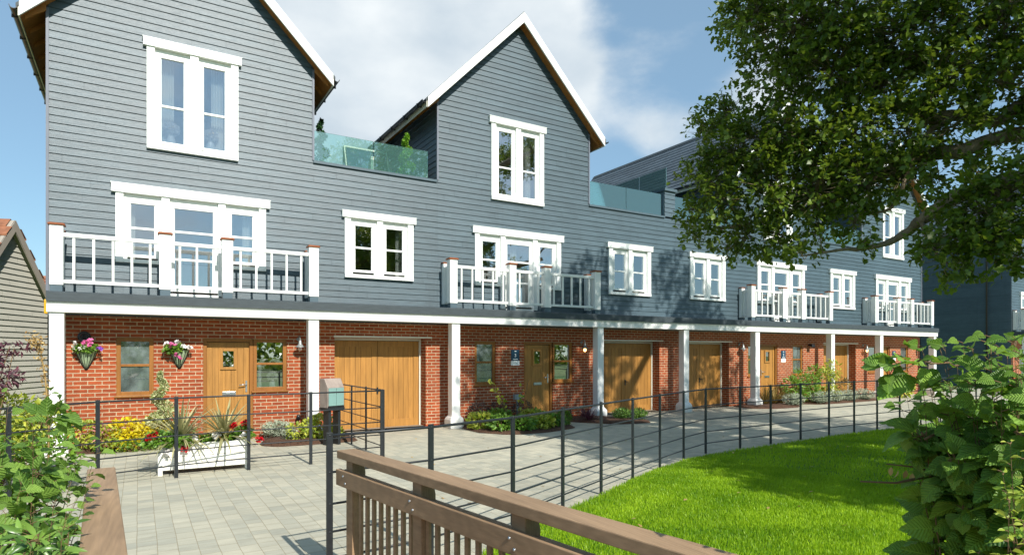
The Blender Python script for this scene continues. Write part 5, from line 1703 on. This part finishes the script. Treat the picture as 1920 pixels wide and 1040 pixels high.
def stemset(base, tips, spread=.06, sub=3, subr=.22):
    o = []
    for t in tips:
        b = Vector(base) + Vector((random.uniform(-spread, spread), random.uniform(-spread, spread), 0)); t = Vector(t)
        md = b.lerp(t, .55) + Vector((random.uniform(-.06, .06), random.uniform(-.06, .06), .08))
        o.append([b, md, t])
        for _ in range(sub):
            s = b.lerp(md, random.uniform(.5, 1)) if random.random() < .5 else md.lerp(t, random.uniform(0, .7))
            e = s + Vector((random.uniform(-1, 1) * subr, random.uniform(-1, 1) * subr, random.uniform(-.25, .45) * subr))
            o.append([s, s.lerp(e, .5) + Vector((0, 0, .02)), e])
    return o
VT = [(-0.50,3.58,1.61), (-0.38,3.27,1.49), (-0.33,3.71,1.56), (-0.22,3.85,1.42), (-0.17,3.82,1.32), (-0.38,3.85,1.64), (-0.42,3.30,1.26), (-0.33,3.45,1.27), (-0.25,3.64,1.31), (-0.44,3.08,1.18), (-0.2,3.60,1.21), (-0.48,3.22,1.39), (-0.47,4.03,1.53), (-0.58,3.39,1.49), (-0.66,3.68,1.6), (-0.32,3.56,1.42), (-0.36,3.13,1.18), (-.7, 3.3, 1.2), (-.8, 3.7, 1.4)]
leafy('viburnum', 'big leaved green shrub leaning over the left bridge rail in the foreground', (-.62, 3.55, -.02), stemset((-.62, 3.55, -.02), VT, .1, 2, .22), 'viburn', T_VIB, .088, 12, .65, .004)
LT = [(-0.34,2.90,1.2), (-0.28,2.97,1.22), (-0.24,2.81,1.15), (-0.32,2.74,1.14), (-0.24,3.04,1.15), (-0.27,2.71,1.06), (-0.36,2.77,1.08), (-0.25,3.17,1.2), (-.3, 3.0, 1.0), (-.42, 2.8, 1.1), (-.4, 2.95, .95)]
leafy('laurel', 'narrow leaved green shrub at the bottom left beside the bridge rail', (-.45, 2.95, -.02), stemset((-.45, 2.95, -.02), LT, .08, 3, .13), 'laurel', T_LANCE, .085, 22, .5, .005)
HX = [(2.04,.78,1.845),(2.03,.72,1.84),(2.0,.7,1.8),(2.02,.66,1.76),(2.0,.74,1.72),(2.05,.68,1.68),(2.07,.86,1.83),(2.07,.8,1.83),(2.08,.74,1.84),(2.12,.72,1.79),(2.1,.83,1.77),(2.14,.8,1.7),(2.1,.92,1.82),(2.07,.97,1.82),(2.2,.8,1.8),(2.25,.75,1.72),(2.6, 1.0, 1.5), (2.4, .75, 1.6), (2.3, .7, 1.75), (2.65, .9, 1.3), (2.35, 1.1, 1.55), (2.28, .85, 1.82), (2.35, .75, 1.84), (2.45, .85, 1.83), (2.2, .95, 1.66), (2.5, .7, 1.35), (2.45, .75, 1.15), (2.1, .78, 1.64), (2.12, .7, 1.68), (2.2, .72, 1.6)]
HT = HX + [(2.05,0.98,1.82), (2.11,0.94,1.83), (2.09,0.84,1.81), (2.18,0.78,1.83), (2.13,1.05,1.70), (2.16,1.03,1.58), (2.12,0.94,1.71), (2.12,0.82,1.72), (2.08,0.72,1.74), (2.22,1.11,1.62), (2.27,0.96,1.77), (2.27,0.85,1.61), (2.31,0.94,1.61), (2.33,1.04,1.55), (2.28,0.96,1.46), (2.36,0.91,1.42), (2.30,1.06,1.29), (2.14,0.69,1.83), (2.17,0.67,1.66), (2.43,0.87,1.47), (2.41,1.11,1.75), (2.52,0.93,1.75), (2.51,1.05,1.65), (2.6, .8, 1.8), (2.45, .6, 1.8), (2.7, 1.1, 1.55)]
leafy('hazel', 'large leaved hazel shrub filling the right foreground', (2.55, .85, 0), stemset((2.55, .85, 0), HT, .08, 3, .16) + [[(2.25, .92, 1.76), (2.08, .98, 1.77), (1.97, 1.03, 1.745)]], 'hazel', T_HAZEL, .08, 15, .5, .004, facing=(-.25, -.35, .75))
bt = thing('bare_branch', 'bare brown branch with a few withered leaves below the hazel', 'branch', (2.55, .85, .9))
mb = MB()
mb.tube([(2.55, .87, .95), (2.42, .9, 1.3), (2.28, .96, 1.405), (2.19, 1.01, 1.4), (2.1, 1.06, 1.38), (2.0, 1.12, 1.385)], [.009, .008, .0065, .005, .004, .0025], 7)
mb.tube([(2.25, .975, 1.4), (2.16, 1.03, 1.43), (2.08, 1.08, 1.44)], [.004, .003, .002], 6)
mb.build('stem', M['twig'], bt)
P = [(2.11, 1.06, 1.42), (2.09, 1.07, 1.43), (2.13, 1.045, 1.42), (2.15, 1.035, 1.41), (2.18, 1.02, 1.39)]
leaves('foliage', M['dried'], bt, P, [(-.2, .1, -1)] * 5, rdir(5), .028, T_SIMPLE)
PV = [(1.89,0.68,1.57), (1.87,0.69,1.5), (1.86,0.64,1.54), (1.83,0.66,1.44), (1.85,0.64,1.39), (1.82,0.66,1.34), (1.88,0.63,1.60), (1.87,0.74,1.28), (1.9,0.62,1.47), (1.84,0.65,1.30), (1.95, .6, 1.6), (2.0, .62, 1.5)]
leafy('privet', 'small leaved yellow green shrub at the right edge in front of the hazel', (2.12, .6, 0), stemset((2.12, .6, 0), PV, .05, 4, .1), 'privet', T_SIMPLE, .036, 20, .45, .004)
SUN = 4.4
SKY_STR = .122
SKY_CLOUD = 4.6
SKY_TINT = (.6, .76, .76, 1)
EXPO = .52
BLOBS = [((.15, -.9, .42), .78, .97, .2), ((.437, .904, .469), .955, .985, .27), ((.3, .98, .45), .96, .985, .24), ((.6, .8, .4), .975, .993, .18), ((.79, .69, .42), .988, .997, .22), ((.735, .725, .56), .988, .998, -.25), ((.72, .73, .3), .985, .996, -.2), ((-.169, 1.27, .33), .93, .985, -.2)]  # first entry: unseen cloud behind the camera, added for fill and window reflections
# ------------------------------------------------------------------ world, light, camera
ELEV = 38.7
w = bpy.data.worlds.new('World'); SC.world = w; w.use_nodes = True
nt = w.node_tree; nt.nodes.clear()
out = nt.nodes.new('ShaderNodeOutputWorld'); bg = nt.nodes.new('ShaderNodeBackground')
sky = nt.nodes.new('ShaderNodeTexSky'); sky.sky_type = 'NISHITA'; sky.sun_disc = False
sky.sun_elevation = R(ELEV); sky.sun_rotation = R(180); sky.air_density = 1.0; sky.dust_density = .1; sky.ozone_density = 1.6
def wn(t, **k):
    n = nt.nodes.new('ShaderNode' + t)
    for a, b in k.items(): setattr(n, a, b)
    return n
tc = wn('TexCoord')
nrm = wn('VectorMath', operation='NORMALIZE'); nt.links.new(tc.outputs['Generated'], nrm.inputs[0])
no = wn('TexNoise'); no.inputs['Scale'].default_value = 3.2; no.inputs['Detail'].default_value = 9; no.inputs['Roughness'].default_value = .58
no.inputs['Distortion'].default_value = .25
mp = wn('Mapping'); mp.inputs['Scale'].default_value = (1, 1, 1.7); mp.inputs['Location'].default_value = (.3, .1, .2)
nt.links.new(nrm.outputs[0], mp.inputs[0]); nt.links.new(mp.outputs[0], no.inputs['Vector'])
def mth(op, a, b, cl=False):
    n = wn('Math', operation=op, use_clamp=cl)
    for i, v in enumerate((a, b)):
        if hasattr(v, 'is_linked'): nt.links.new(v, n.inputs[i])
        else: n.inputs[i].default_value = v
    return n.outputs[0]
acc = no.outputs['Fac']
# cloud banks: direction, cosine at the rim, cosine at the core, weight
for d, c0, c1, wt in BLOBS:
    dv = Vector(d).normalized()
    dt = wn('VectorMath', operation='DOT_PRODUCT'); nt.links.new(nrm.outputs[0], dt.inputs[0]); dt.inputs[1].default_value = dv
    mr = wn('MapRange', interpolation_type='SMOOTHSTEP'); nt.links.new(dt.outputs['Value'], mr.inputs[0])
    mr.inputs[1].default_value = c0; mr.inputs[2].default_value = c1; mr.inputs[3].default_value = 0; mr.inputs[4].default_value = wt
    acc = mth('ADD', acc, mr.outputs[0])
cm = wn('MapRange', interpolation_type='SMOOTHSTEP'); nt.links.new(acc, cm.inputs[0]); cm.inputs[1].default_value = .55; cm.inputs[2].default_value = .86
no2 = wn('TexNoise'); no2.inputs['Scale'].default_value = 5; no2.inputs['Detail'].default_value = 6
nt.links.new(mp.outputs[0], no2.inputs['Vector'])
cc = wn('Mix', data_type='RGBA'); nr = wn('MapRange'); nt.links.new(no2.outputs['Fac'], nr.inputs[0]); nr.inputs[1].default_value = .34; nr.inputs[2].default_value = .66
nt.links.new(nr.outputs[0], cc.inputs[0])
CK = SKY_CLOUD
cc.inputs[6].default_value = (CK * .78, CK * .9, CK * 1.0, 1); cc.inputs[7].default_value = (CK * 1.2, CK * 1.26, CK * 1.28, 1)
sk = wn('Mix', data_type='RGBA', blend_type='MULTIPLY'); sk.inputs[0].default_value = 1
nt.links.new(sky.outputs[0], sk.inputs[6]); sk.inputs[7].default_value = SKY_TINT
mx = wn('Mix', data_type='RGBA'); nt.links.new(mth('MULTIPLY', cm.outputs[0], .93), mx.inputs[0])
hz = wn('Mix', data_type='RGBA'); hz.inputs[0].default_value = .45
nt.links.new(sk.outputs[2], hz.inputs[6]); hz.inputs[7].default_value = (CK * .52, CK * .78, CK * 1.04, 1)
nt.links.new(hz.outputs[2], mx.inputs[6]); nt.links.new(cc.outputs[2], mx.inputs[7])
nt.links.new(mx.outputs[2], bg.inputs['Color']); bg.inputs['Strength'].default_value = SKY_STR
nt.links.new(bg.outputs[0], out.inputs['Surface'])

sl = bpy.data.lights.new('sun', 'SUN'); sl.energy = SUN; sl.angle = R(.53); sl.color = (1, .955, .88)
so = bpy.data.objects.new('sun', sl); COL.objects.link(so)
dv = Vector((-.035, math.cos(R(ELEV)), -math.sin(R(ELEV))))
so.rotation_euler = dv.to_track_quat('-Z', 'Y').to_euler(); so.location = (0, -20, 20)

cam = bpy.data.cameras.new('camera'); co = bpy.data.objects.new('camera', cam); COL.objects.link(co)
co.location = (0, 0, 1.8); co.rotation_euler = (R(90), 0, R(-31.25))
cam.sensor_width = 36; cam.lens = 1155 / 1920 * 36; cam.shift_y = 141.5 / 1920
cam.clip_start = .05; cam.clip_end = 2000
SC.camera = co
SC.view_settings.view_transform = 'Standard'; SC.view_settings.look = 'None'; SC.view_settings.exposure = EXPO; SC.view_settings.gamma = 1
SC.cycles.max_bounces = 8; SC.cycles.transparent_max_bounces = 16; SC.cycles.diffuse_bounces = 4; SC.cycles.glossy_bounces = 4
SC.cycles.use_denoising = True
SC.cycles.sample_clamp_indirect = 6
